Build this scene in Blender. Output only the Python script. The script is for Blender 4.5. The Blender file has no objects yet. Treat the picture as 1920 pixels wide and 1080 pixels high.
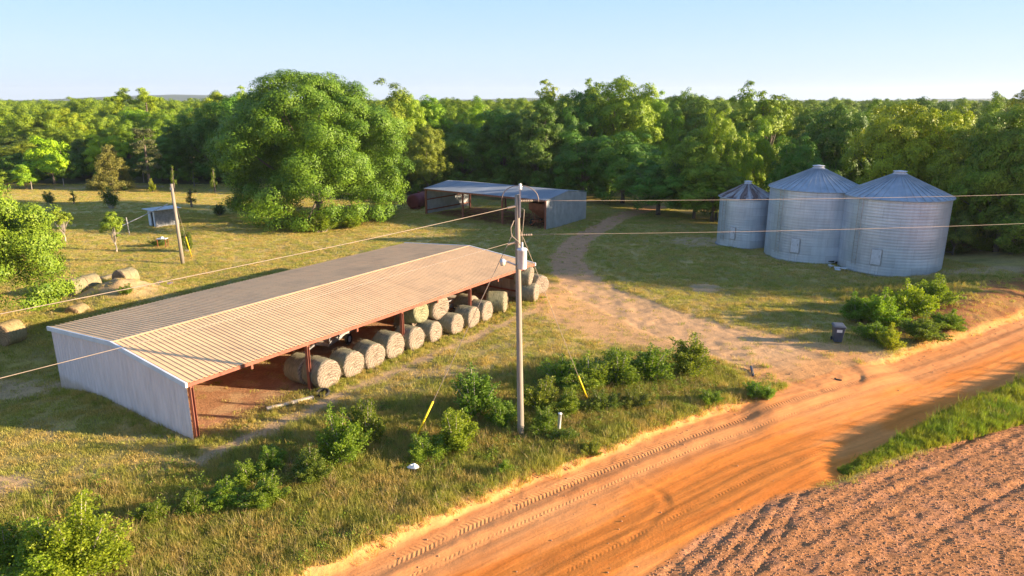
import bpy, bmesh, math, random
import numpy as np
from mathutils import Vector, Matrix
R = math.radians
SC = bpy.context.scene
COL = SC.collection

# ------------------------------------------------------------------ camera, sky, sun, exposure
cam_d = bpy.data.cameras.new('camera'); CAM = bpy.data.objects.new('camera', cam_d); COL.objects.link(CAM)
CAM.location = (0, 0, 14); CAM.rotation_euler = (R(90-15.3), 0, 0)
cam_d.sensor_width = 36; cam_d.lens = 24; cam_d.clip_end = 8000; cam_d.clip_start = .1
SC.camera = CAM
SUN_EL, SUN_AZ = 12.6, 98.0            # azimuth clockwise from +Y
W = bpy.data.worlds.new('World'); SC.world = W; W.use_nodes = True
wn = W.node_tree; bg = wn.nodes['Background']
sky = wn.nodes.new('ShaderNodeTexSky'); sky.sky_type = 'NISHITA'; sky.sun_disc = False
sky.sun_elevation = R(SUN_EL); sky.sun_rotation = R(SUN_AZ); sky.altitude = 50
sky.air_density = 1.0; sky.dust_density = 0.6; sky.ozone_density = 2.2
mxs = wn.nodes.new('ShaderNodeMixRGB'); mxs.blend_type = 'MULTIPLY'; mxs.inputs[0].default_value = 1; mxs.inputs[2].default_value = (.86, .97, 1.16, 1)
mx2 = wn.nodes.new('ShaderNodeMixRGB'); mx2.inputs[0].default_value = .86
wtc = wn.nodes.new('ShaderNodeTexCoord'); wsx = wn.nodes.new('ShaderNodeSeparateXYZ'); wn.links.new(wtc.outputs['Generated'], wsx.inputs[0])
wr = wn.nodes.new('ShaderNodeValToRGB'); wn.links.new(wsx.outputs[2], wr.inputs[0]); els = wr.color_ramp.elements   # clear-sky colours by height above the horizon
for k, (p_, c_) in enumerate([(0.0, (.61, .75, .93)), (.06, (.58, .75, .98)), (.15, (.42, .67, 1.0)), (.45, (.24, .42, .78)), (1.0, (.15, .29, .60))]):
    e_ = els[k] if k < 2 else els.new(p_)
    e_.position = p_; e_.color = c_+(1,)
wm = wn.nodes.new('ShaderNodeMixRGB'); wm.blend_type = 'MULTIPLY'; wm.inputs[0].default_value = 1; wm.inputs[2].default_value = (5.8, 5.8, 5.8, 1); wn.links.new(wr.outputs[0], wm.inputs[1]); wn.links.new(wm.outputs[0], mx2.inputs[2])
wn.links.new(sky.outputs[0], mxs.inputs[1]); wn.links.new(mxs.outputs[0], mx2.inputs[1]); wn.links.new(mx2.outputs[0], bg.inputs[0]); bg.inputs[1].default_value = .06
sl = bpy.data.lights.new('sun', 'SUN'); sl.energy = 5.0; sl.angle = R(.5); sl.color = (1, .78, .53)
so = bpy.data.objects.new('sun', sl); COL.objects.link(so)
ce = math.cos(R(SUN_EL)); sd = Vector((ce*math.sin(R(SUN_AZ)), ce*math.cos(R(SUN_AZ)), math.sin(R(SUN_EL))))
so.rotation_euler = (-sd).to_track_quat('-Z', 'Y').to_euler(); so.location = (60, -20, 40)
SC.view_settings.view_transform = 'Standard'; SC.view_settings.look = 'None'
SC.view_settings.exposure = 1.76; SC.view_settings.gamma = 1

# ------------------------------------------------------------------ helpers
cp, sp = math.cos(R(15.3)), math.sin(R(15.3))
def at(px, py, z=0):
    v = (py-540)/1280; u = (px-960)/1280
    t = (14-z)/(sp+v*cp); return (u*t, (cp-v*sp)*t)
def ratio(py):
    v = (py-540)/1280; return (sp+v*cp)/(cp-v*sp)
rng = np.random.default_rng(7)
random.seed(5)

def tag(o, label=None, cat=None, group=None, kind=None):
    if label: o['label'] = label
    if cat: o['category'] = cat
    if group: o['group'] = group
    if kind: o['kind'] = kind
    return o
def empty(name, loc, rz=0):
    o = bpy.data.objects.new(name, None); COL.objects.link(o); o.location = loc; o.rotation_euler = (0, 0, rz)
    o.empty_display_size = .3; return o
def np_mesh(name, V, F, mat=None, k=4, attrs=None, smooth=False):
    me = bpy.data.meshes.new(name); V = np.asarray(V, dtype=np.float32); F = np.asarray(F, dtype=np.int32)
    me.vertices.add(len(V)); me.vertices.foreach_set('co', V.ravel())
    me.loops.add(F.size); me.loops.foreach_set('vertex_index', F.ravel())
    me.polygons.add(len(F)); me.polygons.foreach_set('loop_start', np.arange(0, F.size, k, dtype=np.int32))
    if attrs:
        for an, (typ, dom, data) in attrs.items():
            a = me.attributes.new(an, typ, dom)
            a.data.foreach_set('color' if typ == 'FLOAT_COLOR' else ('vector' if typ == 'FLOAT_VECTOR' else 'value'), np.asarray(data, dtype=np.float32).ravel())
    me.update(calc_edges=True)
    if smooth: me.polygons.foreach_set('use_smooth', np.ones(len(F), dtype=bool))
    if mat: me.materials.append(mat)
    return me
def link(name, me, parent=None):
    o = bpy.data.objects.new(name, me); COL.objects.link(o)
    if parent: o.parent = parent
    return o

class MB:
    def __init__(s): s.v = []; s.f = []; s.mi = []; s.cur = 0
    def add(s, vs, fs):
        b = len(s.v); s.v += [tuple(p) for p in vs]
        for f in fs: s.f.append([b+i for i in f]); s.mi.append(s.cur)
    def box(s, lo, hi, M=None, bev=0):
        x0, y0, z0 = lo; x1, y1, z1 = hi
        vs = [Vector(p) for p in ((x0,y0,z0),(x1,y0,z0),(x1,y1,z0),(x0,y1,z0),(x0,y0,z1),(x1,y0,z1),(x1,y1,z1),(x0,y1,z1))]
        if M: vs = [M @ p for p in vs]
        s.add(vs, [(0,3,2,1),(4,5,6,7),(0,1,5,4),(1,2,6,5),(2,3,7,6),(3,0,4,7)])
    def beam(s, a, b, w, h=None):
        h = h or w; a = Vector(a); b = Vector(b); d = b-a; q = d.to_track_quat('Z', 'Y').to_matrix().to_4x4()
        s.box((-w/2, -h/2, 0), (w/2, h/2, d.length), Matrix.Translation(a) @ q)
    def tube(s, pts, rad, n=8, cap=True):
        pts = [Vector(p) for p in pts]; m = len(pts)
        if not hasattr(rad, '__len__'): rad = [rad]*m
        b = len(s.v)
        for i, p in enumerate(pts):
            d = (pts[min(i+1, m-1)]-pts[max(i-1, 0)]).normalized(); r = d.orthogonal().normalized() if i == 0 else (pr-d*pr.dot(d)).normalized()
            pr = r; t = d.cross(r)
            for k in range(n):
                a = 2*math.pi*k/n; s.v.append(tuple(p+(r*math.cos(a)+t*math.sin(a))*rad[i]))
        for i in range(m-1):
            for k in range(n):
                k2 = (k+1) % n; s.f.append([b+i*n+k, b+i*n+k2, b+(i+1)*n+k2, b+(i+1)*n+k]); s.mi.append(s.cur)
        if cap:
            s.f.append([b+k for k in range(n)][::-1]); s.mi.append(s.cur)
            s.f.append([b+(m-1)*n+k for k in range(n)]); s.mi.append(s.cur)
    def lathe(s, prof, n=32, M=None, cap=True):
        b = len(s.v); m = len(prof)
        for r, z in prof:
            for k in range(n):
                a = 2*math.pi*k/n; p = Vector((r*math.cos(a), r*math.sin(a), z))
                s.v.append(tuple(M @ p if M else p))
        for i in range(m-1):
            for k in range(n):
                k2 = (k+1) % n; s.f.append([b+i*n+k, b+i*n+k2, b+(i+1)*n+k2, b+(i+1)*n+k]); s.mi.append(s.cur)
        if cap:
            if prof[0][0] > 1e-4: s.f.append([b+k for k in range(n)][::-1]); s.mi.append(s.cur)
            if prof[-1][0] > 1e-4: s.f.append([b+(m-1)*n+k for k in range(n)]); s.mi.append(s.cur)
    def build(s, name, mat, parent=None, smooth=False, bevel=0):
        me = bpy.data.meshes.new(name); me.from_pydata(s.v, [], s.f)
        for m in (mat if isinstance(mat, (list, tuple)) else [mat]): me.materials.append(m)
        me.polygons.foreach_set('material_index', s.mi)
        if smooth: me.polygons.foreach_set('use_smooth', [True]*len(s.f))
        me.update(); o = link(name, me, parent)
        if bevel:
            b = o.modifiers.new('bevel', 'BEVEL'); b.width = bevel; b.segments = 2; b.limit_method = 'ANGLE'
        return o

# numpy noise
_T = np.random.default_rng(99).random((256, 256))
def vn(x, y, sc, seed=0):
    x = x/sc+seed*17.31; y = y/sc+seed*9.77; xi = np.floor(x).astype(int); yi = np.floor(y).astype(int)
    fx = x-xi; fy = y-yi; fx = fx*fx*(3-2*fx); fy = fy*fy*(3-2*fy)
    a = _T[xi & 255, yi & 255]; b = _T[(xi+1) & 255, yi & 255]; c = _T[xi & 255, (yi+1) & 255]; d = _T[(xi+1) & 255, (yi+1) & 255]
    return (a*(1-fx)+b*fx)*(1-fy)+(c*(1-fx)+d*fx)*fy
def fbm(x, y, sc, oct=4, seed=0):
    r = 0; amp = 1; tot = 0
    for i in range(oct): r = r+vn(x, y, sc, seed+i)*amp; tot += amp; amp *= .55; sc *= .5
    return r/tot
def sstep(a, b, x):
    t = np.clip((x-a)/(b-a), 0, 1); return t*t*(3-2*t)
def dpoly(X, Y, pts):
    d = np.full(X.shape, 1e9)
    for (ax, ay), (bx, by) in zip(pts[:-1], pts[1:]):
        vx, vy = bx-ax, by-ay; t = np.clip(((X-ax)*vx+(Y-ay)*vy)/(vx*vx+vy*vy), 0, 1)
        d = np.minimum(d, np.hypot(X-ax-t*vx, Y-ay-t*vy))
    return d
def sdist(X, Y, poly):          # signed distance, negative inside
    d = dpoly(X, Y, poly+[poly[0]]); ins = np.zeros(X.shape, bool)
    for (ax, ay), (bx, by) in zip(poly, poly[1:]+[poly[0]]):
        c = ((ay > Y) != (by > Y)); xx = (bx-ax)*(Y-ay)/((by-ay) if by != ay else 1e-9)+ax
        ins ^= c & (X < xx)
    return np.where(ins, -d, d)

# ------------------------------------------------------------------ materials
class NT:
    def __init__(s, name):
        s.m = bpy.data.materials.new(name); s.m.use_nodes = True; s.t = s.m.node_tree; s.n = s.t.nodes; s.L = s.t.links.new
        s.b = s.n['Principled BSDF']; s.out = s.n['Material Output']
    def node(s, typ, **kw):
        nd = s.n.new('ShaderNode'+typ)
        for k, v in kw.items():
            if k == 'i':
                for kk, vv in v.items():
                    if hasattr(vv, 'is_linked') or isinstance(vv, bpy.types.NodeSocket): s.L(vv, nd.inputs[kk])
                    else: nd.inputs[kk].default_value = vv
            else: setattr(nd, k, v)
        return nd
    def noise(s, vec, scale, detail=4, rough=.55, out=0):
        return s.node('TexNoise', i={'Vector': vec, 'Scale': scale, 'Detail': detail, 'Roughness': rough}).outputs[out]
    def ramp(s, fac, stops):
        r = s.node('ValToRGB', i={0: fac}); e = r.color_ramp.elements
        while len(e) < len(stops): e.new(.5)
        for q, (p, c) in zip(e, stops): q.position = p; q.color = (c+(1,)) if len(c) == 3 else c
        return r.outputs[0]
    def mix(s, fac, a, b, mode='MIX'):
        nd = s.node('MixRGB', blend_type=mode)
        for k, v in ((0, fac), (1, a), (2, b)):
            if isinstance(v, bpy.types.NodeSocket): s.L(v, nd.inputs[k])
            else: nd.inputs[k].default_value = v if k == 0 else ((v+(1,)) if len(v) == 3 else v)
        return nd.outputs[0]
    def math(s, op, a, b=0, c=0):
        nd = s.node('Math', operation=op)
        for k, v in enumerate((a, b, c)):
            if isinstance(v, bpy.types.NodeSocket): s.L(v, nd.inputs[k])
            else: nd.inputs[k].default_value = v
        return nd.outputs[0]
    def bump(s, h, strength=.5, dist=.02):
        nd = s.node('Bump', i={'Height': h, 'Strength': strength, 'Distance': dist}); s.L(nd.outputs[0], s.b.inputs['Normal'])
    def obj(s): return s.node('TexCoord').outputs['Object']
    def pos(s): return s.node('NewGeometry').outputs['Position']
    def attr(s, name, out='Color'): return s.node('Attribute', attribute_name=name).outputs[out]
    def done(s, col=None, rough=.8, metal=0, spec=.3):
        if col is not None:
            if isinstance(col, bpy.types.NodeSocket): s.L(col, s.b.inputs['Base Color'])
            else: s.b.inputs['Base Color'].default_value = col+(1,)
        if isinstance(rough, bpy.types.NodeSocket): s.L(rough, s.b.inputs['Roughness'])
        else: s.b.inputs['Roughness'].default_value = rough
        s.b.inputs['Metallic'].default_value = metal; s.b.inputs['Specular IOR Level'].default_value = spec
        return s.m

def simple(name, c1, c2, scale=3, rough=.7, metal=0, spec=.3, bump=.2, stretch=None, bd=.01):
    t = NT(name); v = t.obj()
    if stretch: v = t.node('Mapping', i={'Vector': v, 'Scale': stretch}).outputs[0]
    n = t.noise(v, scale, 5, .6); col = t.ramp(n, [(.3, c1), (.7, c2)])
    if bump: t.bump(n, bump, bd)
    return t.done(col, rough, metal, spec)

def leaf_mat(name, dark, light, trans=.35, gloss=.5, patch=None):
    t = NT(name); tint = t.attr('tint', 'Fac'); oi = t.node('ObjectInfo')
    col = t.ramp(tint, [(0, dark), (1, light)])
    col = t.mix(1, col, oi.outputs['Color'], 'MULTIPLY')
    if patch:
        n = t.noise(t.pos(), .55, 5, .65); col = t.mix(t.ramp(n, [(.42, (0, 0, 0)), (.58, (1, 1, 1))]), col, t.mix(1, col, patch, 'MULTIPLY'))
    t.done(col, gloss, 0, .25)
    tr = t.node('BsdfTranslucent'); tc = t.mix(1, col, (1.5, 1.5, .5), 'MULTIPLY'); t.L(tc, tr.inputs[0])
    ms = t.node('MixShader', i={0: trans}); t.L(t.b.outputs[0], ms.inputs[1]); t.L(tr.outputs[0], ms.inputs[2]); t.L(ms.outputs[0], t.out.inputs[0])
    return t.m

M = {}
M['leaf'] = leaf_mat('leaf', (.055, .120, .012), (.24, .34, .022), .16)
M['shrub'] = leaf_mat('shrub_leaf', (.07, .13, .014), (.22, .30, .03))
M['cedar'] = leaf_mat('cedar_leaf', (.13, .14, .03), (.34, .31, .07), .2)
M['pine'] = leaf_mat('pine_leaf', (.06, .08, .025), (.20, .21, .08), .15)
M['grass'] = leaf_mat('grass_blade', (.28, .22, .05), (.64, .47, .17), .3, patch=(.72, .95, .6))
M['weed'] = leaf_mat('weed_blade', (.09, .15, .015), (.26, .36, .05), .35, patch=(1.35, 1.0, 1.0))
M['dry'] = leaf_mat('dry_blade', (.28, .20, .09), (.55, .43, .24), .2)
M['bark'] = simple('bark', (.07, .055, .04), (.20, .165, .13), 4, .9, stretch=(4, 4, .6), bump=.6, bd=.05)
M['pale_bark'] = simple('pale_bark', (.28, .24, .20), (.50, .44, .38), 4, .9, stretch=(4, 4, .6), bump=.4, bd=.03)
M['pole_wood'] = simple('pole_wood', (.20, .17, .135), (.36, .31, .25), 6, .85, stretch=(5, 5, .25), bump=.5, bd=.01)
M['plank'] = simple('plank_wood', (.42, .36, .29), (.62, .55, .45), 5, .85, stretch=(.4, 4, 4))
M['red_steel'] = simple('red_steel', (.20, .065, .04), (.33, .115, .07), 2.5, .6, spec=.4)
M['galv'] = simple('galvanised', (.36, .38, .39), (.52, .54, .55), 1.2, .42, .55, .5, .05)
M['galv_roof_shaded'] = simple('galvanised_roof_shaded', (.15, .175, .21), (.25, .28, .32), .6, .42, .5, .5, .05, stretch=(1, .25, 1))  # darker and bluer than the walls: tree shade put into the colour
M['wire'] = simple('wire_metal', (.27, .215, .17), (.38, .30, .235), 2, .6, .2)
M['steel'] = simple('dull_steel', (.30, .30, .31), (.5, .5, .51), 3, .45, .6)
M['paint_grey'] = simple('grey_paint', (.50, .51, .53), (.66, .67, .70), 4, .45, bump=.02)
M['white'] = simple('white_plastic', (.68, .68, .66), (.82, .82, .80), 3, .5, bump=.05)
M['yellow'] = simple('yellow_plastic', (.75, .50, .01), (.85, .60, .02), 3, .5, bump=0)
M['rubber'] = simple('rubber', (.018, .018, .018), (.04, .038, .035), 6, .85)
M['dark_plastic'] = simple('dark_plastic', (.045, .052, .075), (.075, .085, .115), 3, .5, spec=.5, bump=.05)
M['lid'] = simple('lid_plastic', (.06, .065, .08), (.10, .11, .13), 3, .45, spec=.5, bump=.05)
M['tank_red'] = simple('tank_red', (.13, .02, .025), (.22, .04, .045), 1.5, .6)
M['rust'] = simple('rusty_red', (.16, .045, .02), (.32, .10, .045), 2, .75)
M['block'] = simple('block_grey', (.16, .17, .18), (.30, .31, .33), 5, .9)
M['trim'] = simple('white_trim', (.55, .58, .62), (.72, .75, .78), 1.5, .45, bump=.03)
M['glass'] = simple('lamp_glass', (.62, .55, .40), (.75, .68, .52), 2, .2, bump=0)
M['black'] = simple('dark_void', (.012, .012, .012), (.02, .02, .02), 2, .9)

# end wall panels: pale weathered paint, faint vertical streaks, mud splash at the base
t = NT('wall_panel'); v = t.obj(); n = t.noise(t.node('Mapping', i={'Vector': v, 'Scale': (2.5, 2.5, .35)}).outputs[0], 2, 5)
c = t.ramp(n, [(.3, (.66, .55, .52)), (.7, (.82, .70, .67))]); z = t.node('SeparateXYZ', i={0: v}).outputs[2]
c = t.mix(t.math('MULTIPLY', t.ramp(t.math('ADD', z, t.math('MULTIPLY', t.noise(v, 1.1, 4), .9)), [(.25, (1,1,1)), (.62, (0,0,0))]), .55), c, (.52, .36, .22))
M['wall_panel'] = t.done(c, .6)
# tan inner sheets
M['inner_panel'] = simple('inner_panel', (.30, .22, .15), (.48, .37, .27), 1.5, .7, stretch=(1, 1, .3))
# long shed roof: oxidised tan sheet with rust-pink blotches and screw lines
t = NT('old_roof'); v = t.obj(); n = t.noise(v, .35, 5, .65); n2 = t.noise(t.node('Mapping', i={'Vector': v, 'Scale': (3.5, .35, 1)}).outputs[0], 1.2, 5, .7)
c = t.ramp(n, [(.3, (.72, .47, .25)), (.55, (.88, .58, .30)), (.8, (.80, .49, .24))])
c = t.mix(.55, c, t.ramp(n2, [(.3, (.78, .74, .72)), (.55, (1, 1, 1)), (.75, (1.1, 1.0, .92))]), 'MULTIPLY')
sx = t.node('SeparateXYZ', i={0: v}); sm = t.math('PINGPONG', sx.outputs[1], .75)
line = t.math('LESS_THAN', sm, .03); c = t.mix(t.math('MULTIPLY', line, .25), c, (.25, .17, .12))
n3 = t.noise(v, 1.3, 6, .7); c = t.mix(t.math('MULTIPLY', t.ramp(n3, [(.62, (0,0,0)), (.72, (1,1,1))]), .45), c, (.36, .20, .12))
M['old_roof'] = t.done(c, .6, 0, .3)
# silo wall: bolted sheets
t = NT('silo_wall'); v = t.obj(); sx = t.node('SeparateXYZ', i={0: v}); ang = t.math('ARCTAN2', sx.outputs[1], sx.outputs[0])
cv = t.node('CombineXYZ', i={0: t.math('MULTIPLY', ang, 4.0), 1: sx.outputs[2], 2: 0}).outputs[0]
br = t.node('TexBrick', i={'Vector': cv, 'Scale': 1.0, 'Mortar Size': .012, 'Brick Width': 2.6, 'Row Height': .81, 'Color1': (.9, .9, .9, 1), 'Color2': (1.06, 1.06, 1.06, 1), 'Mortar': (.72, .72, .74, 1)})
n = t.noise(v, .9, 5); n2 = t.noise(t.node('Mapping', i={'Vector': cv, 'Scale': (3, .25, 1)}).outputs[0], 1.5, 4)
c = t.ramp(n, [(.3, (.50, .56, .63)), (.7, (.62, .67, .73))]); c = t.mix(1, c, br.outputs[0], 'MULTIPLY')
c = t.mix(.35, c, t.ramp(n2, [(.35, (.75, .75, .77)), (.6, (1.05, 1.05, 1.05))]), 'MULTIPLY')
M['silo_wall'] = t.done(c, .42, .45, .5)
t = NT('silo_roof'); v = t.obj(); n = t.noise(v, 1.1, 5, .6)
M['silo_roof'] = t.done(t.ramp(n, [(.3, (.30, .34, .37)), (.7, (.46, .49, .52))]), .42, .45, .5)
t = NT('rusty_roof'); v = t.obj(); sx = t.node('SeparateXYZ', i={0: v}); ang = t.math('ARCTAN2', sx.outputs[1], sx.outputs[0])
cv = t.node('CombineXYZ', i={0: t.math('MULTIPLY', ang, 2.6), 1: t.math('MULTIPLY', sx.outputs[2], .5), 2: 0}).outputs[0]
n = t.noise(cv, 1.6, 4, .6)
M['rusty_roof'] = t.done(t.ramp(n, [(.35, (.42, .43, .44)), (.47, (.36, .32, .31)), (.55, (.10, .055, .045)), (.75, (.30, .22, .19))]), .6, .25, .4)

# hay
t = NT('hay_side'); v = t.obj(); w = t.node('Mapping', i={'Vector': v, 'Scale': (1.2, 14, 14)}).outputs[0]
n = t.noise(t.node('Mapping', i={'Vector': v, 'Scale': (18, 2.5, 2.5)}).outputs[0], 1.6, 5, .65); n2 = t.noise(v, 1.3, 3)
c = t.ramp(n, [(.25, (.12, .105, .072)), (.5, (.28, .255, .19)), (.8, (.45, .415, .325))]); oi = t.node('ObjectInfo')
c = t.mix(.6, c, t.ramp(n2, [(.35, (.70, .82, .66)), (.65, (1.1, 1.0, .8))]), 'MULTIPLY'); c = t.mix(1, c, oi.outputs['Color'], 'MULTIPLY')
t.bump(n, .9, .05); M['hay_side'] = t.done(c, .95, 0, .1)
t = NT('hay_end'); v = t.obj(); sx = t.node('SeparateXYZ', i={0: v}); nn = t.noise(v, 1.6, 3)
r = t.math('SQRT', t.math('ADD', t.math('MULTIPLY', sx.outputs[1], sx.outputs[1]), t.math('MULTIPLY', sx.outputs[2], sx.outputs[2])))
s = t.math('SINE', t.math('ADD', t.math('MULTIPLY', r, 46), t.math('MULTIPLY', nn, 26)))
f = t.noise(v, 22, 5, .7); h = t.math('ADD', t.math('MULTIPLY', s, .10), f)
c = t.ramp(h, [(.25, (.09, .068, .05)), (.48, (.28, .22, .165)), (.75, (.47, .39, .30))])
c = t.mix(t.ramp(r, [(.0, (1,1,1)), (.22, (0,0,0))]), c, (.16, .11, .07)); c = t.mix(1, c, t.node('ObjectInfo').outputs['Color'], 'MULTIPLY')
t.bump(h, 1, .06); M['hay_end'] = t.done(c, .95, 0, .1)

# ground: albedo from the surveyed colour layer, broken up at small scales; relief by kind of surface
t = NT('ground'); p = t.pos(); a = t.attr('gcol'); k = t.node('SeparateXYZ', i={0: t.node('Attribute', attribute_name='gmix').outputs['Vector']})
rd = t.node('SeparateXYZ', i={0: t.node('Attribute', attribute_name='gruv').outputs['Vector']})
n1 = t.noise(p, 1.3, 6, .7); n2 = t.noise(p, 9, 5, .7)
m1 = t.ramp(n1, [(.25, (.72, .72, .70)), (.5, (1, 1, 1)), (.75, (1.22, 1.20, 1.12))])
m2 = t.ramp(n2, [(.25, (.60, .62, .60)), (.5, (1, 1, 1)), (.75, (1.35, 1.30, 1.2))])
soft = t.mix(1, m1, m2, 'MULTIPLY')
c = t.mix(t.math('SUBTRACT', 1, t.math('MULTIPLY', k.outputs[0], .72)), a, t.mix(1, a, soft, 'MULTIPLY'))
c = t.mix(t.math('SUBTRACT', 1, t.math('MULTIPLY', k.outputs[0], .72)), a, t.mix(1, a, soft, 'MULTIPLY'))
n5 = t.noise(t.node('Mapping', i={'Vector': p, 'Rotation': (0, 0, R(-30)), 'Scale': (5, 12, 8)}).outputs[0], 1, 5, .75)
c = t.mix(k.outputs[1], c, t.mix(1, c, t.ramp(n5, [(.32, (.62, .56, .56)), (.5, (1, 1, 1)), (.68, (1.6, 1.55, 1.45))]), 'MULTIPLY'))
# streaks along the road
st = t.noise(t.node('CombineXYZ', i={0: t.math('MULTIPLY', rd.outputs[0], .16), 1: t.math('MULTIPLY', rd.outputs[1], 2.4), 2: 0}).outputs[0], 1, 6, .6)
c = t.mix(t.math('MULTIPLY', k.outputs[0], .8), c, t.mix(1, c, t.ramp(st, [(.3, (.74, .66, .60)), (.5, (1, 1, 1)), (.72, (1.15, 1.18, 1.2))]), 'MULTIPLY'))
# tyre tread: lug bars in the tracks
def track(v0, wd, ang):
    dv = t.math('ABSOLUTE', t.math('SUBTRACT', t.math('ADD', rd.outputs[1], t.math('MULTIPLY', t.math('SINE', t.math('MULTIPLY', rd.outputs[0], .13)), .12)), v0))
    msk = t.math('LESS_THAN', dv, wd)
    s = t.math('SINE', t.math('ADD', t.math('ADD', t.math('MULTIPLY', rd.outputs[0], 36), t.math('MULTIPLY', n1, 5)), t.math('MULTIPLY', dv, ang)))
    return t.math('MULTIPLY', msk, t.math('ADD', t.math('MULTIPLY', s, .5), -.5))
tr = t.math('ADD', track(.95, .24, 22), t.math('ADD', t.math('MULTIPLY', track(2.0, .13, -30), .6), t.math('MULTIPLY', track(4.9, .15, 25), .35)))
tr = t.math('MULTIPLY', tr, k.outputs[2]); tr = t.math('MULTIPLY', tr, t.ramp(t.noise(p, .9, 3), [(.38, (0,0,0)), (.5, (1,1,1))]))
h = t.math('ADD', t.math('MULTIPLY', n2, t.math('SUBTRACT', 1, t.math('MULTIPLY', k.outputs[0], .75))), t.math('MULTIPLY', tr, .26))
h = t.math('ADD', h, t.math('MULTIPLY', t.math('MULTIPLY', st, k.outputs[0]), .5))
h = t.math('ADD', h, t.math('MULTIPLY', t.math('MULTIPLY', n5, k.outputs[1]), 1.0))
t.bump(h, .8, .07); M['ground'] = t.done(c, .95, 0, .1)

# ------------------------------------------------------------------ terrain
def axis(segs):
    out = []
    for a, b, d0, d1 in segs:
        x = a
        while x < b-1e-6:
            out.append(x); x += d0+(d1-d0)*(x-a)/(b-a)
    out.append(segs[-1][1]); return np.array(out)
xs = axis([(-3000, -400, 260, 60), (-400, -60, 40, 3), (-60, -20, 1.0, .2), (-20, 32, .11, .11), (32, 60, .15, 1), (60, 400, 2, 40), (400, 3000, 60, 260)])
ys = axis([(-200, 0, 30, 4), (0, 15, 2, .15), (15, 36, .10, .10), (36, 60, .12, .3), (60, 130, .35, 2), (130, 500, 3, 40), (500, 3500, 60, 300)])
X, Y = np.meshgrid(xs, ys); NX, NY = len(xs), len(ys)
ROAD_A = [(-60, -14), (-20, 9.6), (-10.5, 15.2), (-6.5, 17.8), (-1.7, 21.7), (2.1, 24.5), (7.0, 28.0), (11.3, 30.6), (15.5, 33.0), (20.1, 35.6), (24.6, 38.2), (34.8, 44.6), (42, 49.8), (52, 60), (64, 76), (110, 150)]
ROAD_B = [(116, 150), (70, 74), (58, 57), (48, 46.3), (41, 41.0), (27.9, 33.6), (19.9, 28.7), (14.2, 25.2), (12.9, 23.7), (10.2, 22.2), (6.7, 19.3), (4.4, 17.2), (-3, 11.6), (-14, 5), (-45, -14)]
FIELD = [(200, 60), (60, 43.5), (40, 37.4), (23.8, 28.7), (19.5, 26.7), (16.4, 25.2), (12.8, 23.1), (9.8, 22.3), (6.3, 19.8), (3.9, 17.6), (-3, 12), (-13, 4.5), (-45, -15.5), (-45, -190), (200, -190)]
DRIVE = [(20, 93.5), (14.6, 87.4), (10.3, 78), (7.0, 70), (5.0, 62), (5.2, 56), (6.6, 50), (8.6, 46), (11.5, 41.5), (14, 37.5), (16, 34.5)]
SHED = Matrix.Translation((-13.65, 26.58, 0)) @ Matrix.Rotation(R(55.1), 4, 'Z')
def sh(x, y, z=0): p = SHED @ Vector((x, y, z)); return p
wob = (fbm(X, Y, 2.2, 4, 3)-.5)*1.5; wobs = (fbm(X, Y, .7, 3, 8)-.5)*.6
sd_road = sdist(X, Y, ROAD_A+ROAD_B)
# signed across-road coordinate from the upper edge, and along coordinate
ux, uy = .838, .545
dA = dpoly(X, Y, ROAD_A); sgn = np.where(sdist(X, Y, ROAD_A+[(140, 600), (-600, 600), (-600, -14)]) < 0, -1, 1); RV = dA*sgn; RU = X*ux+Y*uy
sd_field = sdist(X, Y, FIELD)
wdr = np.interp(Y, [34, 38, 42, 46, 52, 60, 70, 93], [2.6, 2.6, 2.4, 2.2, 1.9, 1.5, 1.3, 1.2])
dd = dpoly(X, Y, DRIVE)
inv = SHED.inverted(); LX = inv[0][0]*X+inv[0][1]*Y+inv[0][3]; LY = inv[1][0]*X+inv[1][1]*Y+inv[1][3]
m_road = 1-sstep(-.15, .25, sd_road+wob*.35+wobs*.5)
m_field = 1-sstep(-.1, .15, sd_field+wob*.15+wobs*.3)
# open gravel apron between driveway and road
APRON = [(0.6, 54.8), (3.8, 53.5), (7.6, 49.0), (11.5, 43.6), (16, 40.8), (19.6, 38.6), (22.5, 36.3), (14.8, 32.6), (11.7, 31.2), (12.0, 34.2), (9.2, 37.5), (4.2, 40.2), (2.4, 43), (0.8, 47)]
m_apron = 1-sstep(-.8, 1.0, sdist(X, Y, APRON)+wob*.9)
m_drive = 1-sstep(-.15, .3, dd-wdr+wob*.5+wobs*.5)
strip = (1-sstep(.15, .6, dpoly(X, Y, [sh(x, -1.75)[:2] for x in (-1.2, 8, 18, 24)])+wobs*.9+wob*.1))
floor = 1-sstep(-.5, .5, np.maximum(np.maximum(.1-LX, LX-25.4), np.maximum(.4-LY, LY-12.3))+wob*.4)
floor2 = 1-sstep(-.8, 1.0, sdist(X, Y, [(-10.8, 87), (3.6, 76.5), (9.2, 83.5), (-5, 94.5)])+wob*.8)
def blob(px, py, rx, ry):
    cx, cy = at(px, py); return 1-sstep(.6, 1.15, np.hypot((X-cx)/rx, (Y-cy)/ry)+wob*.25)
patches = [blob(1320, 541, 1.5, 1.5), blob(1310, 452, 3.4, 3.4)*.9, blob(1830, 522, 6.5, 1.6)*.8, blob(1210, 560, 1, .6)*.3,
           blob(30, 703, 5, 1.5)*.9, blob(235, 548, 2.6, 1.6)*.7, blob(830, 700, 2.0, 1.0)*.6, blob(925, 735, 1.5, .8)*.55, blob(110, 352, 9, 3)*.8, blob(230, 349, 9, 2)*.8, blob(1420, 480, 3, 1)*.5,
           blob(900, 420, 5, 1.0)*.4, blob(0, 910, 1.4, 1.0), blob(780, 440, 5, 2)*.45, blob(1745, 690, 1.5, .5)*.5]
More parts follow.
